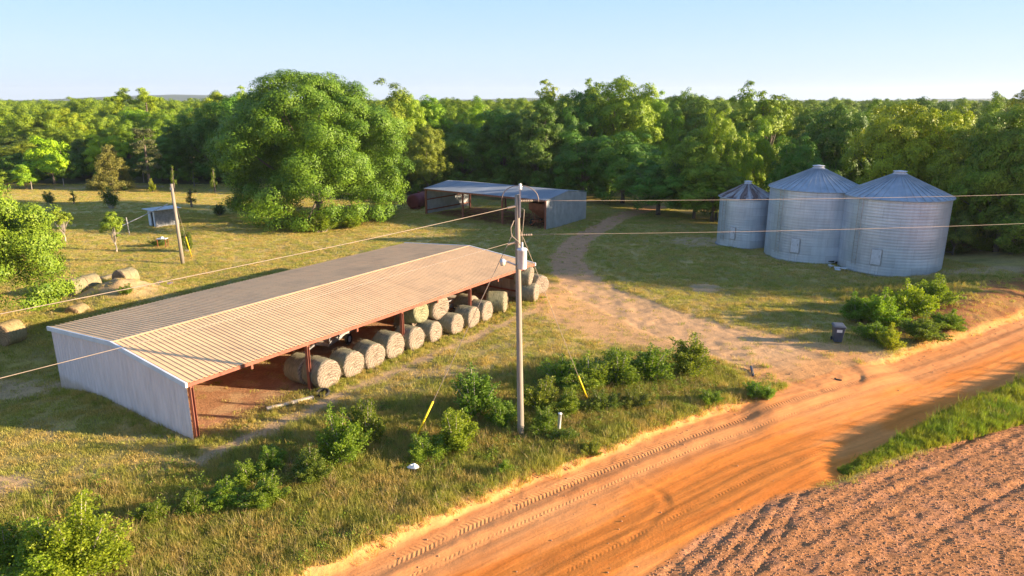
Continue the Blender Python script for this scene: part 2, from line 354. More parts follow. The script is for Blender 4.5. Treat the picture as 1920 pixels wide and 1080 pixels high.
dirt = np.maximum.reduce(patches); dirt = np.maximum(dirt, np.exp(-(np.hypot((X-at(236, 552)[0])/3.2, (Y-at(236, 552)[1])/1.9))**4))
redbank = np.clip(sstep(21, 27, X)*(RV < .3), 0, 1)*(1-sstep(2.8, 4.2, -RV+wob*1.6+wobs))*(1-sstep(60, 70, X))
mouth = sstep(10.5, 12.5, X)*(1-sstep(19, 21.5, X))
# heights
G = -.9*sstep(8, 13.5, LY)*(1-sstep(4, 16, LX))*sstep(-16, -3, LX)*(1-sstep(15, 21, LY))
G += (fbm(X, Y, 9, 3, 1)-.5)*.5*sstep(3, 9, np.abs(sd_road))*(1-floor)*(1-sstep(20, 40, np.hypot(X-28, Y-62))*0)
G *= 1-floor*.0
nearB = sstep(-.4, .4, -RV)   # lawn side
G += -.28*m_road*(1-mouth*(1-sstep(.3, 3.5, RV)))*(1-.85*sstep(3.2, 6, RV)*(1-sstep(11.5, 15, X)))
G += np.where(RV < 0, 1, 0)*.13*np.exp(-((RV+.5)/.5)**2)*fbm(X, Y, .4, 3, 4)*1.6*(1-m_apron)*(1-mouth)
bank = np.where(RV < 0, sstep(.0, 2.0, -RV), 0)*sstep(23, 33, X)*(1-sstep(60, 80, X)); G += bank*.8*(1-sstep(4, 11, -RV))
ra = X*.86+Y*.50; rb = X*.50-Y*.86
G += m_field*((fbm(ra*.3, rb, .16, 3, 77)-.5)*.08+(fbm(X, Y, .20, 3, 12)-.5)*.045+(fbm(X, Y, 1.1, 3, 13)-.5)*.03+.007*np.sin(rb*15+wob*1.2+wobs)*(.4+fbm(X, Y, 2.5, 2, 14))-.035*np.exp(-((np.mod(rb+wob*.12+200, 2.9)-1.45)/.11)**2)-.02)
# tractor ruts across the corner of the field
for k in range(6):
    a0 = at(1165+45*k, 1110); a1 = at(1365+28*k, 920)
    dr = dpoly(X, Y, [a0, ((a0[0]+a1[0])/2+.25, (a0[1]+a1[1])/2), a1]); G -= m_field*.04*np.exp(-(dr/.08)**2)
for a, b in (((1560, 1075), (1920, 905)), ((1300, 985), (1920, 740+50)), ((1380, 1080), (1920, 800))):
    dr = dpoly(X, Y, [at(*a), at(*b)]); G -= m_field*.03*np.exp(-(dr/.16)**2); G += m_field*.015*np.exp(-((dr-.34)/.16)**2)
G += m_road*(.03*np.exp(-((RV-1.45)/.18)**2)-.025*np.exp(-((RV-.95)/.22)**2)-.02*np.exp(-((RV-2.0)/.2)**2)-.012*np.exp(-((RV-4.9)/.25)**2)+(fbm(X, Y, .35, 3, 5)-.5)*.035*(1-sstep(1.6, 2.6, RV))+(fbm(X*.3, Y*.3, .3, 3, 15)-.5)*.03)
for r0, dp in ((2.9, .010), (3.5, .008), (4.3, .012), (5.5, .012), (6.0, .008)):
    w2 = (fbm(X, Y, 6, 2, int(r0*10))-.5)*.9; G += m_road*(-dp*np.exp(-((RV+w2-r0)/.13)**2)+dp*.6*np.exp(-((RV+w2-r0-.24)/.09)**2))
# turning scuff on the road
cur = [at(1195, 905, -.28), at(1240, 925, -.28), at(1252, 950, -.28), at(1215, 990, -.28), at(1180, 1020, -.28)]
dr = dpoly(X, Y, cur); G += m_road*(-.012*np.exp(-(dr/.14)**2)+.008*np.exp(-((dr-.3)/.12)**2))
mound = np.exp(-(np.hypot((X-at(236, 552)[0])/2.7, (Y-at(236, 552)[1])/1.4))**2); G += mound*(1.15+wobs*1.0)
G += dirt*(fbm(X, Y, .4, 3, 6)-.5)*.08+m_drive*(fbm(X, Y, .8, 3, 16)-.5)*.10-.04*m_drive
far = sstep(250, 1500, np.hypot(X, Y)); G += far*0
def gz(x, y):
    i = min(max(np.searchsorted(ys, y), 1), NY-1); j = min(max(np.searchsorted(xs, x), 1), NX-1)
    fy = (y-ys[i-1])/(ys[i]-ys[i-1]); fx = (x-xs[j-1])/(xs[j]-xs[j-1])
    return float((G[i-1, j-1]*(1-fx)+G[i-1, j]*fx)*(1-fy)+(G[i, j-1]*(1-fx)+G[i, j]*fx)*fy)
def gza(x, y):
    i = np.clip(np.searchsorted(ys, y), 1, NY-1); j = np.clip(np.searchsorted(xs, x), 1, NX-1)
    fy = (y-ys[i-1])/(ys[i]-ys[i-1]); fx = (x-xs[j-1])/(xs[j]-xs[j-1])
    return (G[i-1, j-1]*(1-fx)+G[i-1, j]*fx)*(1-fy)+(G[i, j-1]*(1-fx)+G[i, j]*fx)*fy
# colours
def lerp(a, b, f): return a*(1-f[..., None])+np.array(b)*f[..., None]
C = np.zeros(X.shape+(3,)); C[:] = (.46, .33, .12)
n_big = fbm(X, Y, 7, 4, 20); n_mid = fbm(X, Y, 1.6, 4, 21)
C = lerp(C, (.32, .27, .075), sstep(.42, .62, n_big)*.8)
C = lerp(C, (.34, .26, .12), sstep(.52, .68, n_mid)*.6)
C = lerp(C, (.17, .19, .04), sstep(.5, .7, fbm(X, Y, 2.6, 3, 33))*.5)
rough_zone = (1-sstep(6, 11, -RV-np.where(RV > 0, -99, 0)))*(RV < 0)*(X < 14)
C = lerp(C, (.17, .14, .05), rough_zone*.55)
goldf = sstep(50, 75, Y)*(1-sstep(-12, 4, X)); C = lerp(C, (.60, .47, .18), goldf*.75)
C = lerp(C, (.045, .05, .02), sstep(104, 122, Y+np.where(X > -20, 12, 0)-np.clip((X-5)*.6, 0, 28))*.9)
C = lerp(C, (.50, .33, .18), dirt*.9)
C = lerp(C, (.50, .335, .185), strip*.85)
C = lerp(C, (.60, .34, .155), m_apron*.9)
C = lerp(C, (.62, .37, .185), m_drive*.85); C = lerp(C, (.50, .25, .13), m_drive*.8*sstep(50, 60, Y))
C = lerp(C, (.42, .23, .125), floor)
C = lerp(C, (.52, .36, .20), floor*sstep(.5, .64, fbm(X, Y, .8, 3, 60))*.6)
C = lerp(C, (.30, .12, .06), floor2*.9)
C = lerp(C, (.44, .26, .125), (1-sstep(.3, 1.5, np.abs(RV+.3)+wob*.5))*(1-m_apron*.7)*.9*(1-mouth)*(1-sstep(18, 22, X)))
C = lerp(C, (.62, .31, .12), mouth*(RV < .6)*(1-sstep(1.0, 4.0, -RV+wob*2)))
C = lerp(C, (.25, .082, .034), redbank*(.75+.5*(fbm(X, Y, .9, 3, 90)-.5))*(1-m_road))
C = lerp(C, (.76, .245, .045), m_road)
C = lerp(C, (.78, .40, .16), m_road*sstep(.50, .68, fbm(RU*.22, RV, 1.1, 4, 95))*.28)
C = lerp(C, (.46, .15, .04), m_road*sstep(.55, .72, fbm(RU*.3, RV, .8, 4, 96))*.22)
C = lerp(C, (.60, .30, .13), m_road*(1-sstep(1.9, 3.2, RV+wob*.6))*.6)
C = lerp(C, (.43, .195, .082), m_field)
C = lerp(C, (.46, .22, .12), m_field*sstep(.5, .7, fbm(X, Y, .5, 3, 40))*.55)
C = lerp(C, (.20, .14, .10), (1-sstep(.2, .5, np.abs(X)*0+np.hypot(X-at(285, 540)[0], (Y-at(285, 540)[1])))*1)*.0)
for a_, b_ in (((430, 476), (800, 424)), ((440, 468), (790, 418)), ((150, 470), (420, 455)), ((700, 470), (1050, 452))):
    dr = dpoly(X, Y, [at(*a_), at(*b_)])+wob*.25; C = lerp(C, (.50, .37, .17), np.exp(-(dr/.45)**2)*.6*(1-m_drive))
fc = lambda A: (A[:-1, :-1]+A[1:, 1:])/2
isroad = fc(m_road) > .5; isfield = (fc(m_field) > .5) & ~isroad; isdrive = (np.maximum(fc(m_drive), fc(m_apron)) > .5) & ~isroad & ~isfield
idx = np.arange(NX*NY).reshape(NY, NX)
F = np.stack([idx[:-1, :-1], idx[:-1, 1:], idx[1:, 1:], idx[1:, :-1]], -1).reshape(-1, 4)
V = np.stack([X, Y, G], -1).reshape(-1, 3); CC = np.concatenate([C, np.ones(X.shape+(1,))], -1).reshape(-1, 4)
K = np.stack([np.maximum(m_road, m_drive*.35+m_apron*.2), m_field, m_road], -1).reshape(-1, 3)
UVv = np.stack([RU, RV, RU*0], -1).reshape(-1, 3)
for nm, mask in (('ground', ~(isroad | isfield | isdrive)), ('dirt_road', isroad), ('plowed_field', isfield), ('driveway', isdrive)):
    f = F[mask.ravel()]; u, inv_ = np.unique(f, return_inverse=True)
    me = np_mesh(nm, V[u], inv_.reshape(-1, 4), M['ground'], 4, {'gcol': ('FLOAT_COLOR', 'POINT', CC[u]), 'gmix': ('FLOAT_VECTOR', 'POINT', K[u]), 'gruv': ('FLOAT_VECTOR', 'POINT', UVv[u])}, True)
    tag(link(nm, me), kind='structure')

# distant wooded hills beyond the farm
hx = np.linspace(-4200, 4200, 700); rows = [(2300, 0), (2360, .5), (2450, .85), (2600, 1), (3000, 1), (3300, 0)]
hv = []
for yy, k in rows:
    hh = (6+42*fbm(hx, hx*0+3, 800, 3, 2)**1.3+3.5*fbm(hx, hx*0+yy, 45, 3, 9))
    for a, b in zip(hx, hh): hv.append((a, yy, -2+b*k))
n = len(hx); hf = [(r*n+i, r*n+i+1, (r+1)*n+i+1, (r+1)*n+i) for r in range(len(rows)-1) for i in range(n-1)]
tag(link('hills', np_mesh('hills', hv, hf, simple('hill_woods', (.07, .11, .10), (.11, .16, .12), .01, .95), 4, None, True)), kind='structure')  # woods colour has the bluish haze of distance mixed in

# ------------------------------------------------------------------ corrugated sheet
def ribs(length, pitch, depth, top=.25):
    pr = []; x = 0
    while x < length-1e-4:
        for fx, d in ((0, 0), (.5-top/2-.08, 0), (.5-top/2, depth), (.5+top/2, depth), (.5+top/2+.08, 0)):
            if x+fx*pitch <= length: pr.append((x+fx*pitch, d))
        x += pitch
    pr.append((length, 0)); return pr
def sheet(a, b, nrm, pitch, depth, lo, hi):
    """ribbed sheet from a to b; lo(s)/hi(s) give the 3D end points at fraction s"""
    mb = MB(); L = (Vector(b)-Vector(a)).length; pr = ribs(L, pitch, depth); nrm = Vector(nrm); th = .006
    vs = []
    for s, d in pr: vs += [Vector(lo(s/L))+nrm*d, Vector(hi(s/L))+nrm*d]
    k = len(vs)
    for s, d in pr: vs += [Vector(lo(s/L))+nrm*(d-th), Vector(hi(s/L))+nrm*(d-th)]
    fs = []
    for i in range(len(pr)-1):
        fs += [(2*i, 2*i+2, 2*i+3, 2*i+1), (k+2*i, k+2*i+1, k+2*i+3, k+2*i+2), (2*i, k+2*i, k+2*i+2, 2*i+2), (2*i+1, 2*i+3, k+2*i+3, k+2*i+1)]
    mb.add(vs, fs); return mb
def lerp3(a, b): a = Vector(a); b = Vector(b); return lambda s: a+(b-a)*s

# ------------------------------------------------------------------ the long hay shed
root = empty('hay_shed', (-13.65, 26.58, 0), R(55.1))
tag(root, 'long open-fronted hay shed with tan ribbed metal roof and red posts over round bales', 'shed')
LEN, WID, RY, EH, RH = 26.6, 12.7, 6.0, 2.62, 3.19
ht = lambda y: EH+(RH-EH)*(1-abs(y-RY)/(RY if y < RY else WID-RY))
def vee(p): return Vector(p)
nf = Vector((0, -(RH-EH), RY)).normalized(); nb = Vector((0, (RH-EH), WID-RY)).normalized()
rf = sheet((0,0,0), (LEN,0,0), nf, .232, .030, lerp3((-.08, -.12, EH), (LEN, -.12, EH)), lerp3((-.08, RY, RH+.01), (LEN, RY, RH+.01))).build('roof', M['old_roof'], root)
rf['label'] = 'sunlit front slope of tan ribbed roof'
rb = sheet((0,0,0), (LEN,0,0), nb, .232, .030, lerp3((-.08, WID+.12, EH), (LEN, WID+.12, EH)), lerp3((-.08, RY, RH+.008), (LEN, RY, RH+.008))).build('roof', M['old_roof'], root)
rb['label'] = 'duller rear slope of tan ribbed roof'
mb = MB()
for i in range(9):
    x0 = -.1+i*LEN/9+.002; x1 = -.1+(i+1)*LEN/9
    o_ = .004*(i % 2)
    mb.add([(x0,RY-.16,RH+.022+o_),(x1,RY-.16,RH+.022+o_),(x1,RY,RH+.05+o_),(x0,RY,RH+.05+o_),(x0,RY+.16,RH+.022+o_),(x1,RY+.16,RH+.022+o_)], [(0,1,2,3),(3,2,5,4)])
mb.build('ridge_cap', M['old_roof'], root)
for x, s in ((-.11, 1), (LEN+.03, 1)):
    mb = MB(); w = .10
    for ya, yb in ((-.16, RY-.003), (RY+.003, WID+.16)):
        za, zb = (ht(max(ya,0)), RH) if ya < RY-1 else (RH, ht(min(yb, WID)))
        A = [(x-.05,ya,za-.17),(x+.05,ya,za-.17),(x+.05,ya,za+.055),(x-.05,ya,za+.055)]; B = [(x-.05,yb,zb-.17),(x+.05,yb,zb-.17),(x+.05,yb,zb+.055),(x-.05,yb,zb+.055)]
        mb.add(A+B, [(0,1,2,3),(7,6,5,4),(0,4,5,1),(1,5,6,2),(2,6,7,3),(3,7,4,0)])
    mb.build('gable_trim', M['trim'], root, bevel=.01)
# end walls
def endwall(x, out, mat, name='wall'):
    return sheet((0,0,0), (0,WID,0), (out, 0, 0), .31, .02, lambda s: (x, WID*s, -1.25*sstep(.5, 1, s)-.12), lambda s: (x, WID*s, ht(WID*s)-.06)).build(name, mat, root)
w_ = endwall(-.03, -1, M['wall_panel']); w_['label'] = 'pale lavender end wall of ribbed sheet'
w_ = endwall(25.6, 1, M['inner_panel']); w_['label'] = 'tan far end wall of ribbed sheet'
w_ = sheet((0,0,0), (25.4,0,0), (0,1,0), .31, .02, lambda s: (25.5*s, WID-.1, -1.3+.9*s), lambda s: (25.5*s, WID-.1, EH-.05)).build('wall', M['inner_panel'], root); w_['label'] = 'tan rear wall of ribbed sheet'
PX = [.14, 6.2, 12.85, 19.1, 25.3]
for x in PX:
    for y in (.0, RY, WID-.28):
        z1 = ht(y)-.2; mb = MB()
        mb.box((x-.07, y-.10, -1.1 if y > 10 else -.15), (x-.052, y+.10, z1)); mb.box((x+.052, y-.10, -1.1 if y > 10 else -.15), (x+.07, y+.10, z1)); mb.box((x-.052, y-.012, -1.1 if y > 10 else -.15), (x+.052, y+.012, z1))
        mb.build('post', M['red_steel'], root)
for x in PX+[3.1, 9.5, 16, 22.2]:
    big = x in PX; mb = MB()
    if big:
        mb.beam((x, -.08, EH-.16), (x, RY, RH-.2), .12, .24); mb.beam((x, RY+.003, RH-.2), (x, WID-.2, EH-.16), .12, .24)
        mb.build('rafter', M['red_steel'], root)
    else:
        mb.box((x-.05, -.03, EH-.42), (x+.05, .07, EH-.1)); mb.build('bracket', M['red_steel'], root)
mb = MB(); mb.box((-.05, -.14, EH-.17), (LEN-.02, -.09, EH-.012)); mb.build('eave_beam', M['red_steel'], root)
for y in (1.2, 2.7, 4.2, 7.6, 9.2, 10.9):
    mb = MB(); mb.box((.1, y-.03, ht(y)-.17), (25.5, y+.03, ht(y)-.03)); mb.build('purlin', M['red_steel'], root)
for z in (.6, 1.5):
    mb = MB(); mb.box((25.45, .2, z), (25.52, WID-.3, z+.12)); mb.build('girt', M['red_steel'], root)
for z in (.25, .75, 1.3, 1.85):
    mb = MB(); mb.box((.02, .12, z), (.07, WID-.3, z+.09)); mb.build('girt', M['red_steel'], root)

# ------------------------------------------------------------------ the far machine shed
A = Vector((-11, 86.5, 0)); B = Vector((3.85, 75.9, 0)); ang = math.atan2(B.y-A.y, B.x-A.x); L2 = (B-A).length; W2 = 9.0; E2, R2 = 3.38, 3.98
root = empty('machine_shed', A, ang); tag(root, 'grey metal machine shed open at front, standing before the dark tree line', 'shed')
# local +X along the front to the right, +Y to the back
h2 = lambda y: E2+(R2-E2)*(1-abs(y-W2/2)/(W2/2))
n1_ = Vector((0, -(R2-E2), W2/2)).normalized(); n2_ = Vector((0, (R2-E2), W2/2)).normalized()
o = sheet((0,0,0), (L2+.1,0,0), n1_, .3, .03, lerp3((-.15,-.2,E2), (L2+.1,-.2,E2)), lerp3((-.15,W2/2,R2), (L2+.1,W2/2,R2))).build('roof', M['galv_roof_shaded'], root); o['label'] = 'front slope of grey ribbed roof'
o = sheet((0,0,0), (L2+.1,0,0), n2_, .3, .03, lerp3((-.15,W2+.2,E2), (L2+.1,W2+.2,E2)), lerp3((-.15,W2/2,R2), (L2+.1,W2/2,R2))).build('roof', M['galv_roof_shaded'], root); o['label'] = 'rear slope of grey ribbed roof'
sheet((0,0,0), (0,W2,0), (1,0,0), .3, .035, lambda s: (L2, W2*s, -.3), lambda s: (L2, W2*s, h2(W2*s)-.05)).build('wall', M['galv'], root)
sheet((0,0,0), (0,W2,0), (1,0,0), .3, .05, lambda s: (-.05, W2*s, .15), lambda s: (-.05, W2*s, h2(W2*s)-.05)).build('wall', M['galv'], root)
for x in (.08, 6.1, 12.1, L2-.12):
    for y in (.05, W2-.1):
        mb = MB(); mb.box((x-.1, y-.1, -.3), (x+.1, y+.1, h2(y)-.12)); mb.build('post', M['red_steel'], root)
    mb = MB(); mb.beam((x, 0, E2-.2), (x, W2/2, R2-.2), .12, .22); mb.beam((x, W2/2+.003, R2-.2), (x, W2, E2-.2), .12, .22); mb.build('rafter', M['red_steel'], root)
mb = MB(); mb.box((0, -.16, E2-.2), (L2, -.11, E2-.02)); mb.build('eave_beam', M['red_steel'], root)
for z in (.55, 1.9):
    mb = MB(); mb.box((.03, .15, z), (.13, W2-.2, z+.14)); mb.build('girt', M['red_steel'], root)
    mb = MB(); mb.box((L2-.12, .15, z), (L2-.03, W2-.2, z+.14)); mb.build('girt', M['red_steel'], root)
MS = Matrix.Translation(A) @ Matrix.Rotation(ang, 4, 'Z')

def wheel(mbr, rim, c, axis, r, w, parent):
    q = Vector(axis).to_track_quat('Z', 'Y').to_matrix().to_4x4(); Mx = Matrix.Translation(Vector(c)) @ q
    m = MB(); m.lathe([(r*.58, -w/2), (r*.9, -w/2), (r, -w*.32), (r, w*.32), (r*.9, w/2), (r*.58, w/2), (r*.56, 0), (r*.58, -w/2)], 28, Mx, False); ty = m.build('tyre', M['rubber'], parent, True)
    m = MB(); m.lathe([(.001, -w*.1), (r*.3, -w*.1), (r*.34, -w*.3), (r*.57, -w*.36), (r*.57, w*.36), (r*.34, w*.3), (r*.3, w*.1), (.001, w*.1)], 20, Mx, False); m.build('rim', rim, parent, True)

# grain wagon under the right end of the machine shed
g = empty('grain_wagon', MS @ Vector((L2-1.7, 2.4, 0)), ang)
tag(g, 'rusty red grain wagon with sloped hopper parked inside the grey machine shed', 'farm wagon')
mb = MB(); top = [(-1.3,-1.5,2.7),(1.3,-1.5,2.7),(1.3,1.5,2.7),(-1.3,1.5,2.7)]; mid = [(-1.3,-1.5,2.0),(1.3,-1.5,2.0),(1.3,1.5,2.0),(-1.3,1.5,2.0)]; bot = [(-.4,-.5,1.0),(.4,-.5,1.0),(.4,.5,1.0),(-.4,.5,1.0)]
mb.add(top+mid+bot, [(4,5,1,0),(5,6,2,1),(6,7,3,2),(7,4,0,3),(8,9,5,4),(9,10,6,5),(10,11,7,6),(11,8,4,7),(11,10,9,8)])
for a, b in zip(top, top[1:]+top[:1]): mb.beam(a, b, .09)
mb.build('hopper', M['rust'], g)
mb = MB()
for x in (-.55, .55): mb.box((x-.06, -1.9, .72), (x+.06, 1.9, .86))
for y in (-1.2, 1.2): mb.box((-.9, y-.06, .6), (.9, y+.06, .715))
for x in (-.9, .9):
    for y in (-1.2, 1.2): mb.beam((x*.6, y, .86), (x*1.2, y*1.1, 2.0), .08)
mb.build('frame', M['rust'], g)
mb = MB(); mb.beam((0, -1.9, .79), (0, -3.0, .5), .1); mb.box((-.35, -1.99, .65), (.35, -1.9, .9)); mb.build('drawbar', M['rust'], g)
for x in (-1.0, 1.0):
    for y in (-1.2, 1.2):
        wh = bpy.data.objects.new('wheel', None); COL.objects.link(wh); wh.parent = g; wheel(None, M['rust'], (x, y, .42), (1, 0, 0), .42, .26, wh)

# red tank beside the machine shed
cx, cy = -12.6, 92.3
tk = empty('fuel_tank', (cx, cy, 0), R(72)); tag(tk, 'dark red cylindrical tank lying left of the grey machine shed', 'tank')
mb = MB(); Mx = Matrix.Translation((0, 0, 1.12)) @ Matrix.Rotation(R(90), 4, 'Y')
mb.lathe([(.001,-2.03),(.5,-2.0),(.85,-1.9),(.97,-1.75),(.97,1.75),(.85,1.9),(.5,2.0),(.001,2.03)], 36, Mx, False); mb.build('shell', M['tank_red'], tk, True)
for x in (-1.2, 1.2):
    mb = MB(); mb.box((x-.12,-.75,-.1), (x+.12,.75,.38)); mb.build('saddle', M['rust'], tk)
mb = MB(); mb.lathe([(.18,2.05),(.18,2.22),(.1,2.24)], 16); mb.build('filler_cap', M['rust'], tk)

# ------------------------------------------------------------------ silos
def silo(x, y, r, eh, ph, label, roofmat, door_px, nrib, facing):
    root = empty('grain_silo', (x, y, 0)); tag(root, label, 'silo', 'grain silos beside the trees')
    prof = []; z = -.2; k = 0
    while z < eh-.01:
        for f, d in ((0, 0), (.25, .009), (.5, .013), (.75, .009)):
            if z+f*.25 < eh: prof.append((r+d, z+f*.25))
        z += .25
    prof.append((r, eh)); mb = MB(); mb.lathe(prof, 96, None, False); mb.build('wall', M['silo_wall'], root, True)
    mb = MB(); mb.lathe([(r+.14, -.15), (r+.14, .06), (r+.02, .09)], 64, None, False); mb.build('base_ring', M['block'], root)
    # roof panels: slightly dished between standing ribs
    mb = MB(); rt = .42*r/4; ov = r+.16
    for i in range(nrib):
        a0, a1 = 2*math.pi*i/nrib, 2*math.pi*(i+1)/nrib
        P = lambda a, q, dz: (q*math.cos(a), q*math.sin(a), eh-.03+(ph-eh)*(ov-q)/(ov-rt)+dz)
        am = (a0+a1)/2
        mb.add([P(a0, ov, 0), P(am, ov, -.035), P(a1, ov, 0), P(a1, rt, 0), P(am, rt, -.01), P(a0, rt, 0)], [(0,1,4,5),(1,2,3,4)])
    rf = mb.build('roof', roofmat, root)
    mb = MB()
    for i in range(nrib):
        a0 = 2*math.pi*i/nrib; mb.beam((ov*math.cos(a0), ov*math.sin(a0), eh-.02), (rt*math.cos(a0), rt*math.sin(a0), ph+.01), .045, .07)
    mb.build('roof_ribs', roofmat, rf)
    mb = MB(); mb.lathe([(r+.17, eh-.10), (r+.19, eh-.06), (r+.17, eh-.02), (r+.03, eh-.03)], 96, None, False); mb.build('eave_ring', M['silo_roof'], root)
    mb = MB(); mb.lathe([(rt+.1, ph-.06), (rt+.12, ph+.04), (rt+.04, ph+.06), (rt-.02, ph+.16), (rt+.12, ph+.18), (rt+.10, ph+.22), (rt*.4, ph+.27), (.001, ph+.28)], 32, None, False)
    mb.build('roof_cap', M['paint_grey'], root, True)
    # door
    a = facing; Rz = Matrix.Rotation(a, 4, 'Z'); w, h, z0 = .62*r/4+.1, 1.25 if r > 3 else 1.1, .95
    d = MB(); d.box((r+.02, -w/2-.06, z0-.06), (r+.09, w/2+.06, z0+h+.06), Rz); dm = d.build('door_frame', M['steel'], root)
    d = MB(); d.box((r+.095, -w/2, z0), (r+.135, w/2, z0+h), Rz); dd_ = d.build('door', M['paint_grey'], root, bevel=.01)
    d = MB(); d.box((r+.14, w/2-.15, z0+h*.5), (r+.18, w/2-.1, z0+h*.5+.2), Rz); d.build('handle', M['steel'], dd_)
    d = MB()
    for s in (-1, 1): d.beam(Rz @ Vector((r+.08, s*w*.45, z0-.06)), Rz @ Vector((r+.45, s*w*.45, 0)), .025)
    d.box((r+.40, -w/2, .02), (r+.5, w/2, .08), Rz); d.build('door_step', M['steel'], root)
    # ladder
    a = facing-.42; Rz = Matrix.Rotation(a, 4, 'Z'); d = MB()
    for s in (-1, 1): d.beam(Rz @ Vector((r+.17, s*.2, .7)), Rz @ Vector((r+.17, s*.2, eh+.1)), .04)
    z = .8
    while z < eh: d.beam(Rz @ Vector((r+.17, -.2, z)), Rz @ Vector((r+.17, .2, z)), .025); z += .3
    z = 1.0
    while z < eh: d.beam(Rz @ Vector((r, 0, z)), Rz @ Vector((r+.17, 0, z)), .03); z += 1.6
    d.build('ladder', M['steel'], root)
    return root
silo(23.4, 68, 2.55, 4.9, 6.15, 'smallest grain silo, leftmost of three, with dark rust-stained roof', M['rusty_roof'], 0, 30, R(-132))
silo(27.9, 62.8, 3.95, 6.45, 8.15, 'tall corrugated silo in the middle, partly hidden by the right one', M['silo_roof'], 0, 40, R(-131))
silo(32.8, 58.2, 4.1, 6.35, 8.1, 'large corrugated silo on the right with dappled sunlight on its side', M['silo_roof'], 0, 40, R(-131))

# junk between the silos
def junk():
    x, y = at(1526, 494); mb = MB()
    mb.add([(-.55,-.35,0),(.45,-.4,0),(.6,.3,.02),(-.1,.45,.55),(-.5,-.33,.03),(.43,-.37,.04),(.58,.28,.06),(-.12,.42,.6)], [(0,1,3),(1,2,3),(4,7,5),(5,7,6),(0,4,5,1),(1,5,6,2),(2,6,7,3),(3,7,4,0)])
    o = mb.build('sheet_metal_scrap', M['trim']); o.location = (x, y, gz(x, y)); tag(o, 'folded white sheet metal scrap on grass beside the middle silo', 'scrap metal')
    x, y = at(1539, 487); b = empty('bucket', (x, y, gz(x, y)+.45)); tag(b, 'white bucket standing on scrap between two silos', 'bucket')
    mb = MB(); mb.lathe([(.001, 0), (.14, 0), (.18, .38), (.2, .38), (.2, .42), (.17, .42), (.13, .03), (.001, .03)], 20, None, False); mb.build('body', M['white'], b, True)
    mb = MB(); mb.tube([(.18*math.cos(a), .05, .40+.12*math.sin(a)) for a in np.linspace(0, math.pi, 9)], .008, 5); mb.build('handle', M['steel'], b)
    for i, (px, py, s, m) in enumerate([(1552, 492, .5, 'rubber'), (1566, 497, .55, 'rubber'), (1541, 493, .42, 'block'), (1575, 507, .45, 'trim'), (1558, 502, .3, 'paint_grey')]):
        x, y = at(px, py); mb = MB(); rr = random.Random(i)
        for k in range(5):
            Mx = Matrix.Translation((rr.uniform(-s, s)*.8, rr.uniform(-s, s)*.5, s*.1*k)) @ Matrix.Rotation(rr.uniform(0, 3), 4, 'Z') @ Matrix.Rotation(rr.uniform(-.5, .5), 4, 'X')
            mb.box((-s*.5, -s*.22, 0), (s*.5, s*.22, s*rr.uniform(.08, .35)), Mx)
        o = mb.build('scrap_pile', M[m]); o.location = (x, y, gz(x, y))
        tag(o, ['black scrap heap directly below the white bucket', 'dark scrap heap nearest the right silo wall', 'grey rubble left of the black scrap between silos', 'pale scrap pieces at the foot of the right silo', 'small light grey scrap in front of the dark scrap'][i], 'scrap', 'scrap between the silos')
junk()

# ------------------------------------------------------------------ hay bales
def bale_mesh(seed, r=.74, w=1.25, lean=0):
    rg = np.random.default_rng(seed); n = 56
    prof = [(.02, -w/2+.05), (.2, -w/2+.03), (.4, -w/2+.0), (r*.8, -w/2+.01), (r*.93, -w/2+.03), (r*.99, -w/2+.08)]
    prof += [(r, z) for z in np.linspace(-w/2+.16, w/2-.16, 9)]+[(q, -z) for q, z in prof[::-1]]
    m = len(prof); V = []
    ph = rg.random(6)*6.28
    for i, (q, z) in enumerate(prof):
        for k in range(n):
            a = 2*math.pi*k/n
            rr = q*(1+.022*math.sin(2*a+ph[0])+.016*math.sin(3*a+ph[1]+z*2)+.012*math.sin(7*a+ph[2]+z*5))+(rg.random()-.5)*.018*(q > .1)
            zz = z+(rg.random()-.5)*.025+.02*math.sin(q*40+a)*(abs(z) > w/2-.02)
            y_, z_ = rr*math.cos(a), rr*math.sin(a)
            if z_ < -r*.88: z_ = -r*.88-(abs(z_)-r*.88)*.25   # flattened where it sits
            V.append((zz, y_, z_+r*.9))
    F = []; mi = []
    for i in range(m-1):
        for k in range(n):
            k2 = (k+1) % n; F.append((i*n+k, i*n+k2, (i+1)*n+k2, (i+1)*n+k)); mi.append(1 if (i < 5 or i > m-7) else 0)
    # loose straws
    b = len(V)
    for s in range(620):
        a = rg.random()*6.28; end = rg.random() < .45
        if end: q = r*math.sqrt(rg.random())*.97; x0 = (w/2)*(1 if rg.random() < .6 else -1)*1.0; base = Vector((x0, q*math.cos(a), q*math.sin(a)+r*.9)); out = Vector((math.copysign(1, x0), 0, 0))
        else: base = Vector(((rg.random()-.5)*w*.98, r*math.cos(a), r*math.sin(a)+r*.9)); out = Vector((0, math.cos(a), math.sin(a)))
        if base.z < .02: base.z = .02
        d = Vector(rg.normal(size=3)); d = (d-out*d.dot(out)).normalized(); l = .05+rg.random()*.12
        tip = base+d*l+out*(.01+rg.random()*.05); si = d.cross(out)*.006; k = len(V)
        V += [tuple(base-si), tuple(base+si), tuple(tip+si*.5), tuple(tip-si*.5)]; F.append((k, k+1, k+2, k+3)); mi.append(1 if end else 0)
    me = bpy.data.meshes.new('hay_bale'); me.from_pydata([tuple(v) for v in V], [], F); me.materials.append(M['hay_side']); me.materials.append(M['hay_end'])
    me.polygons.foreach_set('material_index', mi); me.polygons.foreach_set('use_smooth', [True]*len(F)); me.update(); return me
BM = [bale_mesh(i) for i in range(5)]
